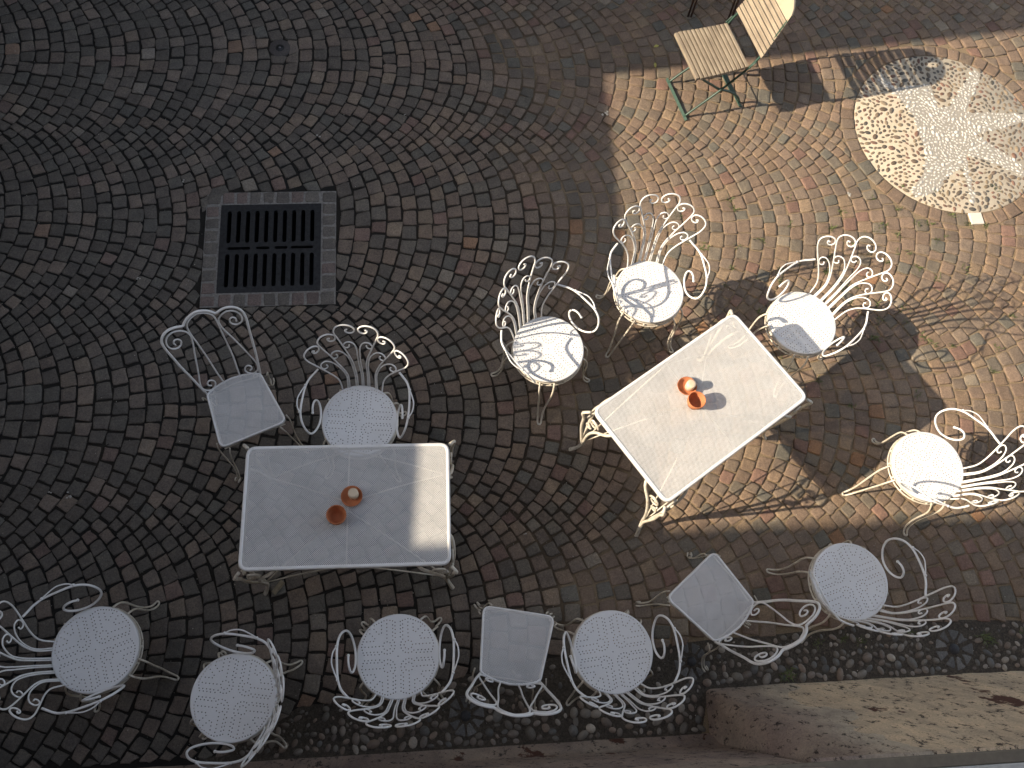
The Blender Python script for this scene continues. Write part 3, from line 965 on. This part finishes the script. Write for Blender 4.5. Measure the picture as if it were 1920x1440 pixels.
# ------------------------------------------------------------------ square-seated side chair
def sym(P): return P
HOOP_H = [(.146,.159,.44),(.1735,.2025,.642),(.1915,.2417,.80),(.2031,.2686,.888),(.1985,.2830,.932),(.180,.2955,.957),(.150,.3060,.966),(.117,.3113,.961),(.0925,.3113,.951),(.080,.3127,.947),(.067,.3193,.9585),(.046,.3250,.978),(.018,.3300,.989)]
INNER_H = [(.044,.1865,.437),(.0555,.2269,.6035),(.0628,.2740,.790),(.0687,.3018,.899),(.0637,.3122,.938),(.044,.3200,.963),(.018,.3255,.975)]
SCR = [(.153,.2745,.862),(.1555,.2800,.884),(.146,.2850,.894),(.131,.2872,.887),(.1228,.2835,.867),(.130,.2762,.847),(.149,.2690,.840),(.173,.2655,.8545),(.1855,.2697,.882),(.1845,.2786,.910),(.170,.2900,.9335),(.142,.3000,.943),(.1086,.3036,.931),(.0820,.3010,.904),(.0735,.2920,.868),(.0781,.2800,.825),(.104,.2479,.720),(.1354,.2030,.592),(.1492,.1824,.538),(.1495,.1705,.497),(.1339,.1678,.463),(.1122,.1718,.446),(.089,.1815,.457),(.082,.1900,.482),(.089,.1935,.503),(.104,.1923,.5145),(.1166,.1861,.5055),(.117,.1811,.488),(.105,.1812,.474)]
def rounded_poly(corners, r, seg=5):
    """corners ccw list of (x,y[,radius])"""
    out = []; n = len(corners)
    for i in range(n):
        p = np.array(corners[i][:2]); a = np.array(corners[i-1][:2]); b = np.array(corners[(i+1) % n][:2])
        rr = corners[i][2] if len(corners[i]) > 2 else r
        u = (a-p)/np.linalg.norm(a-p); v = (b-p)/np.linalg.norm(b-p)
        q1, q2 = p+u*rr, p+v*rr
        for k in range(seg+1):
            t = k/seg; out.append(tuple((1-t)**2*q1+2*t*(1-t)*p+t*t*q2))
    return out
def rim_strip(mb, poly, z, drop, wd):
    """rolled edge that runs round a flat sheet"""
    n = len(poly); P = np.array(poly); c = P.mean(0)
    nrm = []
    for i in range(n):
        t = P[(i+1) % n]-P[i-1]; t /= np.linalg.norm(t); nrm.append(np.array([t[1], -t[0]]))
    nrm = np.array(nrm)
    prof = [(-wd, 0), (-wd*.9, .0022), (-wd*.5, .0036), (-wd*.15, .0022), (0, -.003), (0, -drop), (-.003, -drop-.001)]
    vs = [(*(P[k]+nrm[k]*o), z+h) for o, h in prof for k in range(n)]
    fs = [(i*n+k, (i+1)*n+k, (i+1)*n+(k+1) % n, i*n+(k+1) % n) for i in range(len(prof)-1) for k in range(n)]
    mb.add(vs, fs)
    return [tuple(P[k]-nrm[k]*wd) for k in range(n)]

def make_side_chair():
    root = empty('square_seat_chair', (0, 0, 0))
    back_edge = [(.150-.300*t, .158+.037*(1-(2*t-1)**2)) for t in (.15, .3, .5, .7, .85)]
    poly = rounded_poly([(-.183, -.160, .045), (.183, -.160, .045), (.151, .158, .02)]+[(x, y, .004) for x, y in back_edge]+[(-.151, .158, .02)], .02)
    mb = MB(); inner = rim_strip(mb, poly, SEAT_Z, .016, .011)
    seat = mb.build('seat', M_white, root)
    mb = MB(); mb.add([(x, y, SEAT_Z+.0006) for x, y in inner], [tuple(range(len(inner)))])
    mb.build('perforated_sheet', M_perf_s, seat, smooth=False)
    # wavy apron rod
    mb = MB()
    for (a, b) in (((-.165, -.150), (.165, -.150)), ((.172, -.135), (.143, .14)), ((-.172, -.135), (-.143, .14)), ((-.135, .165), (.135, .165))):
        P = []
        for k in range(9):
            t = k/8; P.append((a[0]+(b[0]-a[0])*t, a[1]+(b[1]-a[1])*t, .425-.022*math.cos(2*PI*t)*(.5)-.012))
        tube(mb, P, .0042, 6, 3)
    mb.build('apron', M_cream, root)
    for sx, sy, fx, fy in ((1, -1, .200, -.200), (-1, -1, -.200, -.200), (1, 1, .172, .275), (-1, 1, -.172, .275)):
        top = np.array([sx*.163, -.142]) if sy < 0 else np.array([sx*.140, .148])
        foot = np.array([fx, fy]); dr = foot-top; ln = np.linalg.norm(dr); u = dr/ln; t = np.array([-u[1], u[0]])
        if sy < 0: u = np.array([sx*.7, -.7]); u /= np.linalg.norm(u); t = np.array([-u[1], u[0]])
        P = []
        for z, fr, sp in ((.432, 0, .036), (.40, .22, .034), (.34, .35, .027), (.25, .42, .018), (.16, .48, .0105), (.09, .60, .0075), (.03, .82, .0070), (.006, .97, .0070)):
            P.append((top+dr*fr, z, sp))
        mb = MB()
        for s in (1, -1):
            Q = [(*(c+t*s*sp), z) for c, z, sp in P]
            e = P[-1][0]
            Q += [(*(e+u*.016+t*s*.008), .010), (*(e+u*.020+t*s*.010), .022), (*(e+u*.008+t*s*.012), .028), (*(e-u*.001+t*s*.012), .020)]
            tube(mb, Q, .0042, 6, 3)
        mb.build('leg', M_cream, root)
    mb = MB(); hp = HOOP_H+[(0, .331, .992)]+[(-a, b, c) for a, b, c in HOOP_H[::-1]]
    tube(mb, hp, .0066, 8, 4)
    back = mb.build('backrest', M_white, root)
    mb = MB(); ip = INNER_H+[(0, .3272, .979)]+[(-a, b, c) for a, b, c in INNER_H[::-1]]
    tube(mb, ip, .0046, 7, 4); mb.build('inner_hoop', M_white, back)
    for P in (SCR, mirror(SCR)):
        mb = MB(); tube(mb, P, .0044, 7, 4); mb.build('scroll', M_white, back)
    return root
sproto = make_side_chair()
for i, (x, y, rz, lab) in enumerate([
    (-1.026, 1.554, .395, 'white chair with square perforated seat and hooped back, just below the drain grate'),
    (.341, .298, 2.949, 'white chair with square perforated seat standing between two round-seated armchairs in the bottom row'),
    (1.357, .472, -2.466, 'white square-seated chair turned like a diamond beside the corner of the wall base')]):
    o = sproto if i == 0 else copy_tree(sproto)
    o.location = (x, y, 0); o.rotation_euler = (0, 0, rz)
    tag(o, lab, 'chair', 'white chairs with square seats')

for i, o in enumerate([o for o in C.objects if o.name.startswith('square_seat_chair')]): bend(o, .006, i+20)

# ------------------------------------------------------------------ garden tables
TL, TW, TH = .9855, .6009, .7202
def make_table():
    root = empty('garden_table', (0, 0, 0))
    a, b = TL/2, TW/2
    poly = rounded_poly([(-a, -b, .05), (a, -b, .05), (a, b, .05), (-a, b, .05)], .05, 7)
    # add straight-edge points so the rolled rim stays even
    mb = MB(); inner = rim_strip(mb, poly, TH, .024, .017)
    top = mb.build('tabletop', M_white, root)
    mb = MB(); mb.add([(x, y, TH+.0006) for x, y in inner], [tuple(range(len(inner)))])
    mb.add([(x, y, TH-.0010) for x, y in inner], [tuple(range(len(inner)))[::-1]])
    mb.build('perforated_sheet', M_perf_t, top, smooth=False)
    # frame rods under the top
    mb = MB(); c, e = a-.012, b-.012
    tube(mb, [(x, y, TH-.040) for x, y in rounded_poly([(-c, -e, .04), (c, -e, .04), (c, e, .04), (-c, e, .04)], .04, 4)], .0055, 6, 1, True)
    for x in (0,): tube(mb, [(x, -b+.012, TH-.034), (x, 0, TH-.030), (x, b-.012, TH-.034)], .004, 6, 2)
    mb.build('underframe', M_cream, root)
    for sx in (1, -1):
        for sy in (1, -1):
            u = np.array([sx, sy])*.7071
            C0 = np.array([sx*(a-.02), sy*(b-.02)])
            Ft = np.array([sx*(a+.012), sy*(b+.012)])
            mb = MB()
            X = np.array([-sx, 0.0]); Y = np.array([0.0, -sy])
            # three bowed rods: one leaves along each side of the top, one at the corner
            for dvec, s0 in ((X, .145), (Y, .145), (-u, -.03)):
                st = C0+dvec*s0
                P = [(*st, TH-.036), (*(st+u*.034), TH-.062), (*(C0+u*.050+dvec*max(s0, 0)*.70), TH-.13), (*(C0+u*.042+dvec*max(s0, 0)*.42), TH-.26),
                     (*(C0+u*.016+dvec*max(s0, 0)*.17), .28), (*(C0+u*.000+dvec*max(s0, 0)*.07), .17), (*(C0+u*.010+dvec*.004), .09), (*(C0+u*.034+dvec*.004), .03), (*(Ft+u*.004+dvec*.004), .007)]
                tube(mb, P, .0086, 7, 3)
            leg = mb.build('leg', M_cream, root)
            mb = MB()
            for dvec in (X, Y):
                # spiral scrolls filling each side of the leg head
                for (cc, rr, z0, turns, dirn) in ((.070, .036, TH-.092, 1.5, 1), (.040, .022, TH-.170, 1.2, -1)):
                    P = []
                    for k in range(int(10*turns)+1):
                        ang = 2*PI*k/10; q = rr*(1-.62*k/(10*turns))
                        base = C0+u*.040+dvec*(cc*.9+q*math.cos(ang*dirn)*.9)
                        P.append((*base, z0+q*math.sin(ang*dirn)))
                    tube(mb, P, .0055, 6, 2)
                # small collar that ties the two spirals to the rods
                ball(mb, (*(C0+u*.040+dvec*.030), TH-.125), .007, 7, 5)
                mb.build('scroll', M_cream, leg); mb = MB()
            K = (*(C0-u*.002), .19)
            for tgt in ((0.0, sy*.02, TH-.044), (0.0, sy*(b-.02), TH-.046)):
                mb = MB(); m_ = [(K[i]+tgt[i])/2 for i in range(3)]; m_[2] += .03
                tube(mb, [K, m_, tgt], .0040, 6, 4); mb.build('brace', M_cream, root)
    return root
t1 = make_table(); t1.location = (-.449, .956, 0); t1.rotation_euler = (0, 0, -.012)
tag(t1, 'white perforated metal garden table standing almost wholly in the shade', 'table', 'white perforated garden tables')
t2 = copy_tree(t1); t2.location = (1.353, 1.419, 0); t2.rotation_euler = (0, 0, .5791)
tag(t2, 'white perforated metal garden table set at a slant in full sun', 'table', 'white perforated garden tables')

# ------------------------------------------------------------------ terracotta on the tables
def lathe(mb, prof, n=40):
    vs = [(r*math.cos(2*PI*k/n), r*math.sin(2*PI*k/n), z) for r, z in prof for k in range(n)]
    fs = [(i*n+k, i*n+(k+1) % n, (i+1)*n+(k+1) % n, (i+1)*n+k) for i in range(len(prof)-1) for k in range(n)]
    mb.add(vs, fs)
def pot(x, y, lab):
    mb = MB(); lathe(mb, [(.0005, .001), (.026, .001), (.030, .003), (.0385, .046), (.0435, .047), (.0455, .049), (.0465, .073), (.045, .0755), (.0425, .0745), (.0405, .052), (.035, .045), (.0275, .008), (.0005, .007)])
    o = mb.build('terracotta_pot', M_terra, loc=(x, y, TH+.004)); tag(o, lab, 'plant pot', 'small terracotta pots')
def saucer(x, y, lab):
    mb = MB(); lathe(mb, [(.0005, 0), (.036, 0), (.040, .002), (.0505, .022), (.0515, .0245), (.0495, .0255), (.047, .023), (.038, .0065), (.0005, .006)])
    o = mb.build('terracotta_saucer', M_terra, loc=(x, y, TH+.004)); tag(o, lab, 'saucer', 'terracotta saucers')
def candle(x, y, lab):
    mb = MB(); lathe(mb, [(.0005, 0), (.020, 0), (.0235, .004), (.025, .030), (.0245, .050), (.022, .056), (.016, .0585), (.0005, .0570)])
    o = mb.build('candle', M_wax, loc=(x, y, TH+.0105)); tag(o, lab, 'candle', 'pale candles')
saucer(-.4255, .990, 'shaded terracotta saucer holding a candle on the table in the shade')
pot(-.491, .893, 'shaded empty terracotta pot on the table in the shade')
candle(-.416, .997, 'shaded beige candle stub in the saucer on the table in the shade')
saucer(1.279, 1.508, 'sunlit orange terracotta saucer under the white candle on the slanted table')
pot(1.305, 1.414, 'sunlit orange terracotta pot with dark inside on the slanted table')
candle(1.293, 1.506, 'sunlit white candle stub in the saucer on the slanted table')

# ------------------------------------------------------------------ wooden folding chair
def folding_chair(loc, rz, lab, group='wooden folding chairs'):
    root = empty('folding_chair', loc, rz); tag(root, lab, 'folding chair', group)
    n = 13; dep = .388; wdt = dep/n; hw = .198
    mb = MB()
    for k in range(n):
        y = -dep/2+wdt*(k+.5)
        w_ = (hw-(.006 if k in (0,) else 0)-.012*(k/(n-1)))
        box(mb, (0, y, .445+.004*math.sin(PI*k/(n-1))*-1), (2*w_, wdt-.0085, .022), 0, None, .002)
    mb.build('seat', M_wood, root, smooth=False)
    mb = MB()
    for s in (-1, 1): obox(mb, (s*.150, -.185, .431), (s*.150, .188, .431), .006, .014, (1, 0, 0))
    mb.build('seat_rail', M_green, root, smooth=False)
    # back: 7 slats and a rounded top board with a finger hole, leaning back
    nb = 9; z0, y0 = .534, .239; sl = .37
    Lh = math.hypot(1, sl); uz = np.array([0, sl/Lh, 1/Lh]); nn = np.array([0, -1/Lh, sl/Lh])
    o0 = np.array([0, y0, z0])
    backm = MB(); pit = .0345; slen = []
    for k in range(8):
        s0 = k*pit+.003; s1 = (k+1)*pit-.0045
        w0 = .207-.030*(s0/.28)**1.2; w1 = .207-.030*(s1/.28)**1.2
        vs = []
        for t in (-.0055, .0055):
            for (wv, sv) in ((-w0, s0), (w0, s0), (w1, s1), (-w1, s1)):
                vs.append(o0+uz*sv+nn*t+np.array([wv, 0, 0]))
        backm.add(vs, [(3, 2, 1, 0), (4, 5, 6, 7), (0, 1, 5, 4), (1, 2, 6, 5), (2, 3, 7, 6), (3, 0, 4, 7)])
    back = backm.build('backrest', M_wood, root, smooth=False)
    s0 = 8*pit+.002
    out = [(-.176, s0), (.176, s0), (.170, s0+.045), (.150, s0+.075), (.115, s0+.103), (.065, s0+.122), (0, s0+.128), (-.065, s0+.122), (-.115, s0+.103), (-.150, s0+.075), (-.170, s0+.045)]
    hole = [(.025*math.cos(2*PI*k/20), s0+.084+.025*math.sin(2*PI*k/20)) for k in range(20)]
    mb = MB(); plate(mb, out, [hole], 0, .012)
    plate(mb, out, [hole], -.012, 0)
    mb.v = [tuple(o0+uz*y+nn*(z+.006)+np.array([x, 0, 0])) for x, y, z in mb.v]
    mb.build('top_board', M_board, back, smooth=False)
    # green iron frame: curved crossing legs and flat foot bars
    for s in (-1, 1):
        mb = MB()
        P = [(s*.150, -.132, .012), (s*.150, -.075, .068), (s*.148, .0, .135), (s*.150, .075, .215), (s*.160, .130, .300), (s*.182, .178, .410), (s*.187, .215, .480), (s*.185, y0+.02, z0+.03), (s*.176, y0+.06*1.2, z0+.20), (s*.165, .352, .83)]
        tube(mb, P, .0080, 7, 4); mb.build('leg', M_green, root)
        mb = MB()
        P = [(s*.136, -.130, .428), (s*.136, -.118, .385), (s*.136, -.070, .335), (s*.136, .0, .275), (s*.136, .070, .215), (s*.136, .16, .165), (s*.136, .235, .105), (s*.136, .275, .055), (s*.136, .290, .012)]
        tube(mb, P, .0085, 7, 4); mb.build('leg', M_green, root)
    mb = MB(); obox(mb, (-.186, -.132, .010), (.186, -.132, .010), .020, .008, (0, .8, .6)); mb.build('foot_bar', M_green, root, smooth=False)
    mb = MB(); obox(mb, (-.175, .290, .010), (.175, .290, .010), .026, .006, (0, .9, -.44)); mb.build('foot_bar', M_green, root, smooth=False)
    mb = MB(); obox(mb, (-.136, .205, .135), (.136, .205, .135), .060, .005, (0, .85, -.52)); mb.build('cross_plate', M_green, root, smooth=False)
    for s in (-1, 1):
        mb = MB(); P = [(s*.196, .190, .455), (s*.199, .205, .478), (s*.197, .222, .497)]
        tube(mb, P, .0045, 6, 3); ball(mb, P[0], .008); mb.build('hinge', M_green, root)
    return root
folding_chair((1.840, 3.962, 0), math.radians(-75.4), 'wooden slatted folding chair with green iron frame at the top of the square')

# brown-legged table at the upper edge, mostly out of the picture
def brown_table():
    root = empty('brown_table', (1.98, 4.95, 0), math.radians(-12)); tag(root, 'brown-legged table at the upper edge with a beige cloth hanging beside the folding chair', 'table')
    inv = Matrix.Rotation(math.radians(12), 2)
    def L(x, y): v = inv @ Vector((x-1.98, y-4.95)); return v.x, v.y
    mb = MB(); box(mb, (0.02, .15, .735), (.62, .62, .022), 0, None, .003); mb.build('tabletop', M_wood, root, smooth=False)
    for (x, y) in ((1.905, 4.68), (2.190, 4.625), (1.99, 5.30), (2.30, 5.24)):
        a = L(x, y); c = (a[0]*.93, a[1]*.93+.02)
        mb = MB()
        for o in (-.011, .011): tube(mb, [(a[0]+o, a[1], 0), (a[0]*.97+o, a[1]*.97, .35), (c[0]+o, c[1], .724)], .0075, 7, 2)
        mb.build('leg', M_brown, root)
    a, b_, c_2 = L(2.045, 4.86), L(2.165, 4.70), L(2.13, 4.66)
    mb = MB(); vs = []; n = 10
    for i in range(n+1):
        for j in range(n+1):
            u, v = i/n, j/n
            top = np.array([*(np.array(L(1.98, 4.72))*(1-u)+np.array(L(2.24, 4.67))*u), .748])
            low = np.array([*(np.array(L(2.04, 4.66))*(1-u)+np.array(L(2.19, 4.61))*u), .20+.30*abs(u-.72)])
            q = top*(1-v)+low*v; q[1] += .012*math.sin(u*9+v)*v; vs.append(q)
    mb.add(vs, [(i*(n+1)+j, (i+1)*(n+1)+j, (i+1)*(n+1)+j+1, i*(n+1)+j+1) for i in range(n) for j in range(n)])
    mb.build('cloth', M_cloth, root)
brown_table()

# ------------------------------------------------------------------ small things on the ground
mb = MB(); box(mb, (0, 0, .011), (.078, .026, .020), 0, None, .002)
o = mb.build('wooden_wedge', M_wood_shim, smooth=False, loc=(-.888, .682, 0)); o.rotation_euler = (0, math.radians(-3), math.radians(52))
tag(o, 'small pale wooden wedge pushed under the foot of the shaded table', 'wedge')
for k, (x, y, r) in enumerate(((1.623, 4.399, .4), (1.596, 4.231, 1.5))):
    mb = MB(); P = [(-.022, 0, .002), (-.012, .008, .008), (.002, .011, .011), (.014, .007, .006), (.024, 0, .003), (.013, -.008, .008), (0, -.010, .004), (-.012, -.007, .009), (0, 0, .005)]
    mb.add(P, [(8, i, (i+1) % 8) for i in range(8)])
    o = mb.build('fallen_leaf', M_leaf, loc=(x, y, .002)); o.rotation_euler = (0, 0, r)
    tag(o, ['yellow fallen leaf left of the folding chair, the farther one', 'yellow fallen leaf left of the folding chair, the one nearer its foot'][k], 'leaf', 'fallen leaves')

def weeds():
    mb = MB(); spots = [(2.80, 2.06), (3.01, 2.20), (3.12, 2.05), (3.16, 2.02), (2.97, 1.69), (2.64, 2.88), (2.36, 2.92), (2.15, 2.80), (2.86, 2.83), (2.95, 2.86), (3.35, 2.78), (3.05, 2.70), (2.55, 2.65), (3.3, 2.5), (2.7, 2.45), (1.75, 2.75), (1.9, 2.6), (2.2, 2.5)]
    spots += [(rnd.uniform(1.6, 4.0), rnd.uniform(1.6, 3.2)) for _ in range(60)]
    big = [(1.86, .10, .8), (1.88, .085, .9), (1.84, .09, .7), (3.02, .235, .9), (3.05, .22, .8), (2.2, .26, .5), (2.05, .25, .5), (2.3, .24, .5), (2.6, .27, .4), (1.75, .25, .4), (3.25, .27, .4)]
    L = [(x, y, rnd.uniform(.3, .6)) for x, y in spots]+[(x, y, q*.75) for x, y, q in big]
    for x, y, s in L:
        for k in range(int(22*s)+7):
            a = rnd.uniform(0, 2*PI); l = rnd.uniform(.012, .034)*(.6+s); wd = .0022+.001*s; e = rnd.uniform(.15, .9)
            bx, by = x+rnd.gauss(0, .013*(.5+s)), y+rnd.gauss(0, .010*(.5+s)); ux, uy = math.cos(a), math.sin(a)
            z = -.010
            p1 = (bx-uy*wd, by+ux*wd, z); p2 = (bx+uy*wd, by-ux*wd, z)
            m1 = (bx+ux*l*.5-uy*wd, by+uy*l*.5+ux*wd, z+l*e); m2 = (bx+ux*l*.5+uy*wd, by+uy*l*.5-ux*wd, z+l*e)
            t = (bx+ux*l, by+uy*l, z+l*e*.9)
            mb.add([p1, p2, m2, m1, t], [(0, 1, 2, 3), (3, 2, 4)])
    tag(mb.build('weeds', M_weed), 'small green weeds growing in the joints of the paving', 'weeds', kind='stuff')
weeds()

# ------------------------------------------------------------------ building the picture is taken from
def own_building():
    root = empty('house', (0, 0, 0)); tag(root, 'old plastered house whose stained wall base lines the lower edge of the paving', 'house')
    B = .215; ZT = 1.34
    # battered wall base, right block, displaced so its face is not a ruled plane
    mb = MB()
    nz = 40; x0, x1 = XSTEP, 7.5
    def row(z):
        """plan outline at height z: cheek, generously rounded corner, battered front"""
        r = .035+.16*z; xc = x0+.05*z; yf = WALL_R-B*z; P = []
        for k in range(9): P.append((xc, -.46+(yf-r+.46)*k/9))
        for k in range(13): a = PI-PI/2*k/12; P.append((xc+r+r*math.cos(a), yf-r+r*math.sin(a)))
        for k in range(1, 150): P.append((xc+r+(x1-xc-r)*(k/149)**1.25, yf))
        return P
    vs = []; n = len(row(0))
    for j in range(nz+1):
        z = ZT*j/nz
        for (x, y) in row(z):
            dv = .008*noise.noise(Vector((x*3, z*4, y*3)))+.005*noise.noise(Vector((x*11, z*9, y*11)))+.0025*noise.noise(Vector((x*33, z*25, y*33)))
            vs.append((x-(dv if y < WALL_R-B*z-.02 else 0), y+dv, z-.02))
    mb.add(vs, [(j*n+k, (j+1)*n+k, (j+1)*n+k+1, j*n+k+1) for j in range(nz) for k in range(n-1)])
    mb.add([(x0, WALL_R-B*ZT, ZT-.021), (x1, WALL_R-B*ZT, ZT-.021), (x1, -.45, ZT-.021), (x0, -.45, ZT-.021)], [(0, 1, 2, 3)])
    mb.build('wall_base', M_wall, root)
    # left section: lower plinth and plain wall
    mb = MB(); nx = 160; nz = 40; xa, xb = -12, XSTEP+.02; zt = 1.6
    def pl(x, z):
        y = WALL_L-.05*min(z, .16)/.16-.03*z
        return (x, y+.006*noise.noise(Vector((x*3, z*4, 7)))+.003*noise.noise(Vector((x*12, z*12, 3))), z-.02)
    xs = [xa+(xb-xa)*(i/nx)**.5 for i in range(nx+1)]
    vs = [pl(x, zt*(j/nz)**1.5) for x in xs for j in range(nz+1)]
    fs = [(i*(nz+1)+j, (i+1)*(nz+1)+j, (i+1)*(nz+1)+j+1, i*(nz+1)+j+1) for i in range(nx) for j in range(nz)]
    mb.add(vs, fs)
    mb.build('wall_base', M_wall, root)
    # ledge: grey edge, white painted sill
    mb = MB(); box(mb, (4.05, -.2735, ZT+.004), (6.92, .044, .04), 0, None, .004); mb.build('ledge', M_grey_trim, root, smooth=False)
    mb = MB(); box(mb, (4.05, -.3105, ZT+.012), (6.90, .028, .05), 0, None, .003); mb.build('ledge', M_white_trim, root, smooth=False)
    # wall above and eaves
    mb = MB(); box(mb, (-2.5, -4.36, 2.6), (21, 8.06, 5.14), 0); mb.build('wall', M_facade, root, smooth=False)
    mb = MB(); vs = [(-13.05, -.277, 5.175), (8.05, -.277, 5.175), (8.05, -4.3, 7.2), (-13.05, -4.3, 7.2), (-13.05, -8.5, 5.175), (8.05, -8.5, 5.175)]
    mb.add(vs, [(0, 1, 2, 3), (3, 2, 5, 4), (0, 3, 4), (1, 5, 2), (0, 4, 5, 1)]); mb.build('roof', M_roof, root, smooth=False)
own_building()
mb = MB(); P = [(0, 0, 0), (0, .012, .002), (.004, .020, .008), (.010, .020, .016)]; tube(mb, P, .003, 6, 4); ball(mb, P[0], .007)
o = mb.build('rusty_hook', M_brown, loc=(1.322, -.196, .10)); tag(o, 'small rusty hook in the wall base beside the inner corner', 'hook')

def window(parent, x, y, z, w_, h_, ax):
    """shuttered window on a wall; ax='x': wall faces +x, 'y': faces -y"""
    def bx(mb, u0, u1, z0, z1, d0, d1):
        if ax == 'x': box(mb, (x+(d0+d1)/2, y+(u0+u1)/2, z+(z0+z1)/2), (d1-d0, u1-u0, z1-z0))
        else: box(mb, (x+(u0+u1)/2, y-(d0+d1)/2, z+(z0+z1)/2), (u1-u0, d1-d0, z1-z0))
    mb = MB()
    bx(mb, -w_/2-.07, -w_/2, -h_/2, h_/2, .002, .05); bx(mb, w_/2, w_/2+.07, -h_/2, h_/2, .002, .05)
    bx(mb, -w_/2-.07, w_/2+.07, h_/2+.001, h_/2+.07, .002, .05); bx(mb, -w_/2-.1, w_/2+.1, -h_/2-.07, -h_/2-.001, .002, .08)
    f = mb.build('window', M_white_trim, parent, smooth=False)
    mb = MB(); bx(mb, -w_/2, w_/2, -h_/2, h_/2, .003, .02); mb.build('pane', M_glass, f, smooth=False)
    for s in (-1, 1):
        mb = MB(); c = s*(w_*.75+.09); bx(mb, c-w_/4, c+w_/4, -h_/2, h_/2, .003, .035); mb.build('shutter', M_shutter, f, smooth=False)

def neighbours():
    # low outbuilding that closes the square on the left; its roof edge throws the left edge of the shade
    root = empty('outbuilding', (0, 0, 0)); tag(root, 'low plastered outbuilding beyond the left edge of the square', 'outbuilding')
    h = 2.85; xf = 1.2-h*1.7025
    mb = MB(); box(mb, (xf-1.56, 1.75, (h-.05)/2), (3.0, 4.0, h-.05)); mb.build('wall', M_facade, root, smooth=False)
    mb = MB()
    P = [(-3.80, -.26), (-3.745, .45), (-3.70, 1.0), (-3.625, 1.65), (-3.615, 3.79), (xf-3.1, 3.79), (xf-3.1, -.26)]
    n = len(P); mb.add([(x, y, h) for x, y in P]+[(x, y, h-.06) for x, y in P], [tuple(range(n)), tuple(range(2*n-1, n-1, -1))]+[(i, n+i, n+(i+1) % n, (i+1) % n) for i in range(n)])
    mb.build('roof', M_roof, root, smooth=False)
    window(root, xf-.06, 1.6, 1.5, .7, 1.0, 'x')
    # tall house at the upper left, raised to block more sky; its corner throws the straight upper edge of the sunlight
    root = empty('tall_house', (0, 0, 0)); tag(root, 'tall plastered house beyond the upper left of the square', 'house')
    xc = -4.5; yc = (3.94+.134*xc)/.991
    mb = MB(); box(mb, (xc-3, yc+5, 6.0), (6, 10, 12.0)); mb.build('wall', M_facade, root, smooth=False)
    mb = MB(); vs = [(xc, yc, 12.01), (xc, yc+10, 12.01), (xc-6, yc+10, 12.01), (xc-6, yc, 12.01), (xc-3, yc, 13.8), (xc-3, yc+10, 13.8)]
    mb.add(vs, [(0, 1, 5, 4), (2, 3, 4, 5), (0, 4, 3), (1, 2, 5), (0, 3, 2, 1)]); mb.build('roof', M_roof, root, smooth=False)
    for z in (1.6, 4.4, 7.0):
        for y in (yc+2.0, yc+5.0, yc+8.0): window(root, xc, y, z, .8, 1.3, 'x')
    # unseen house across the square, set close and tall to block sky light
    root = empty('facing_house', (0, 0, 0)); tag(root, 'unseen tall plastered house facing across the square, set close to block sky light', 'house')
    mb = MB(); box(mb, (2.1, 12.2, 6.0), (12.4, 8, 12.0)); mb.build('wall', M_facade, root, smooth=False)
    mb = MB(); vs = [(-4.2, 7.9, 12.01), (8.2, 7.9, 12.01), (8.2, 16.5, 12.01), (-4.2, 16.5, 12.01), (-4.2, 12.2, 14.2), (8.2, 12.2, 14.2)]
    mb.add(vs, [(0, 1, 5, 4), (2, 3, 4, 5), (0, 4, 3), (1, 2, 5), (0, 3, 2, 1)]); mb.build('roof', M_roof, root, smooth=False)
    for z in (1.6, 4.4, 7.2):
        for x in (-2, 1, 4, 7): window(root, x-.5, 8.2, z, .8, 1.3, 'y')
neighbours()
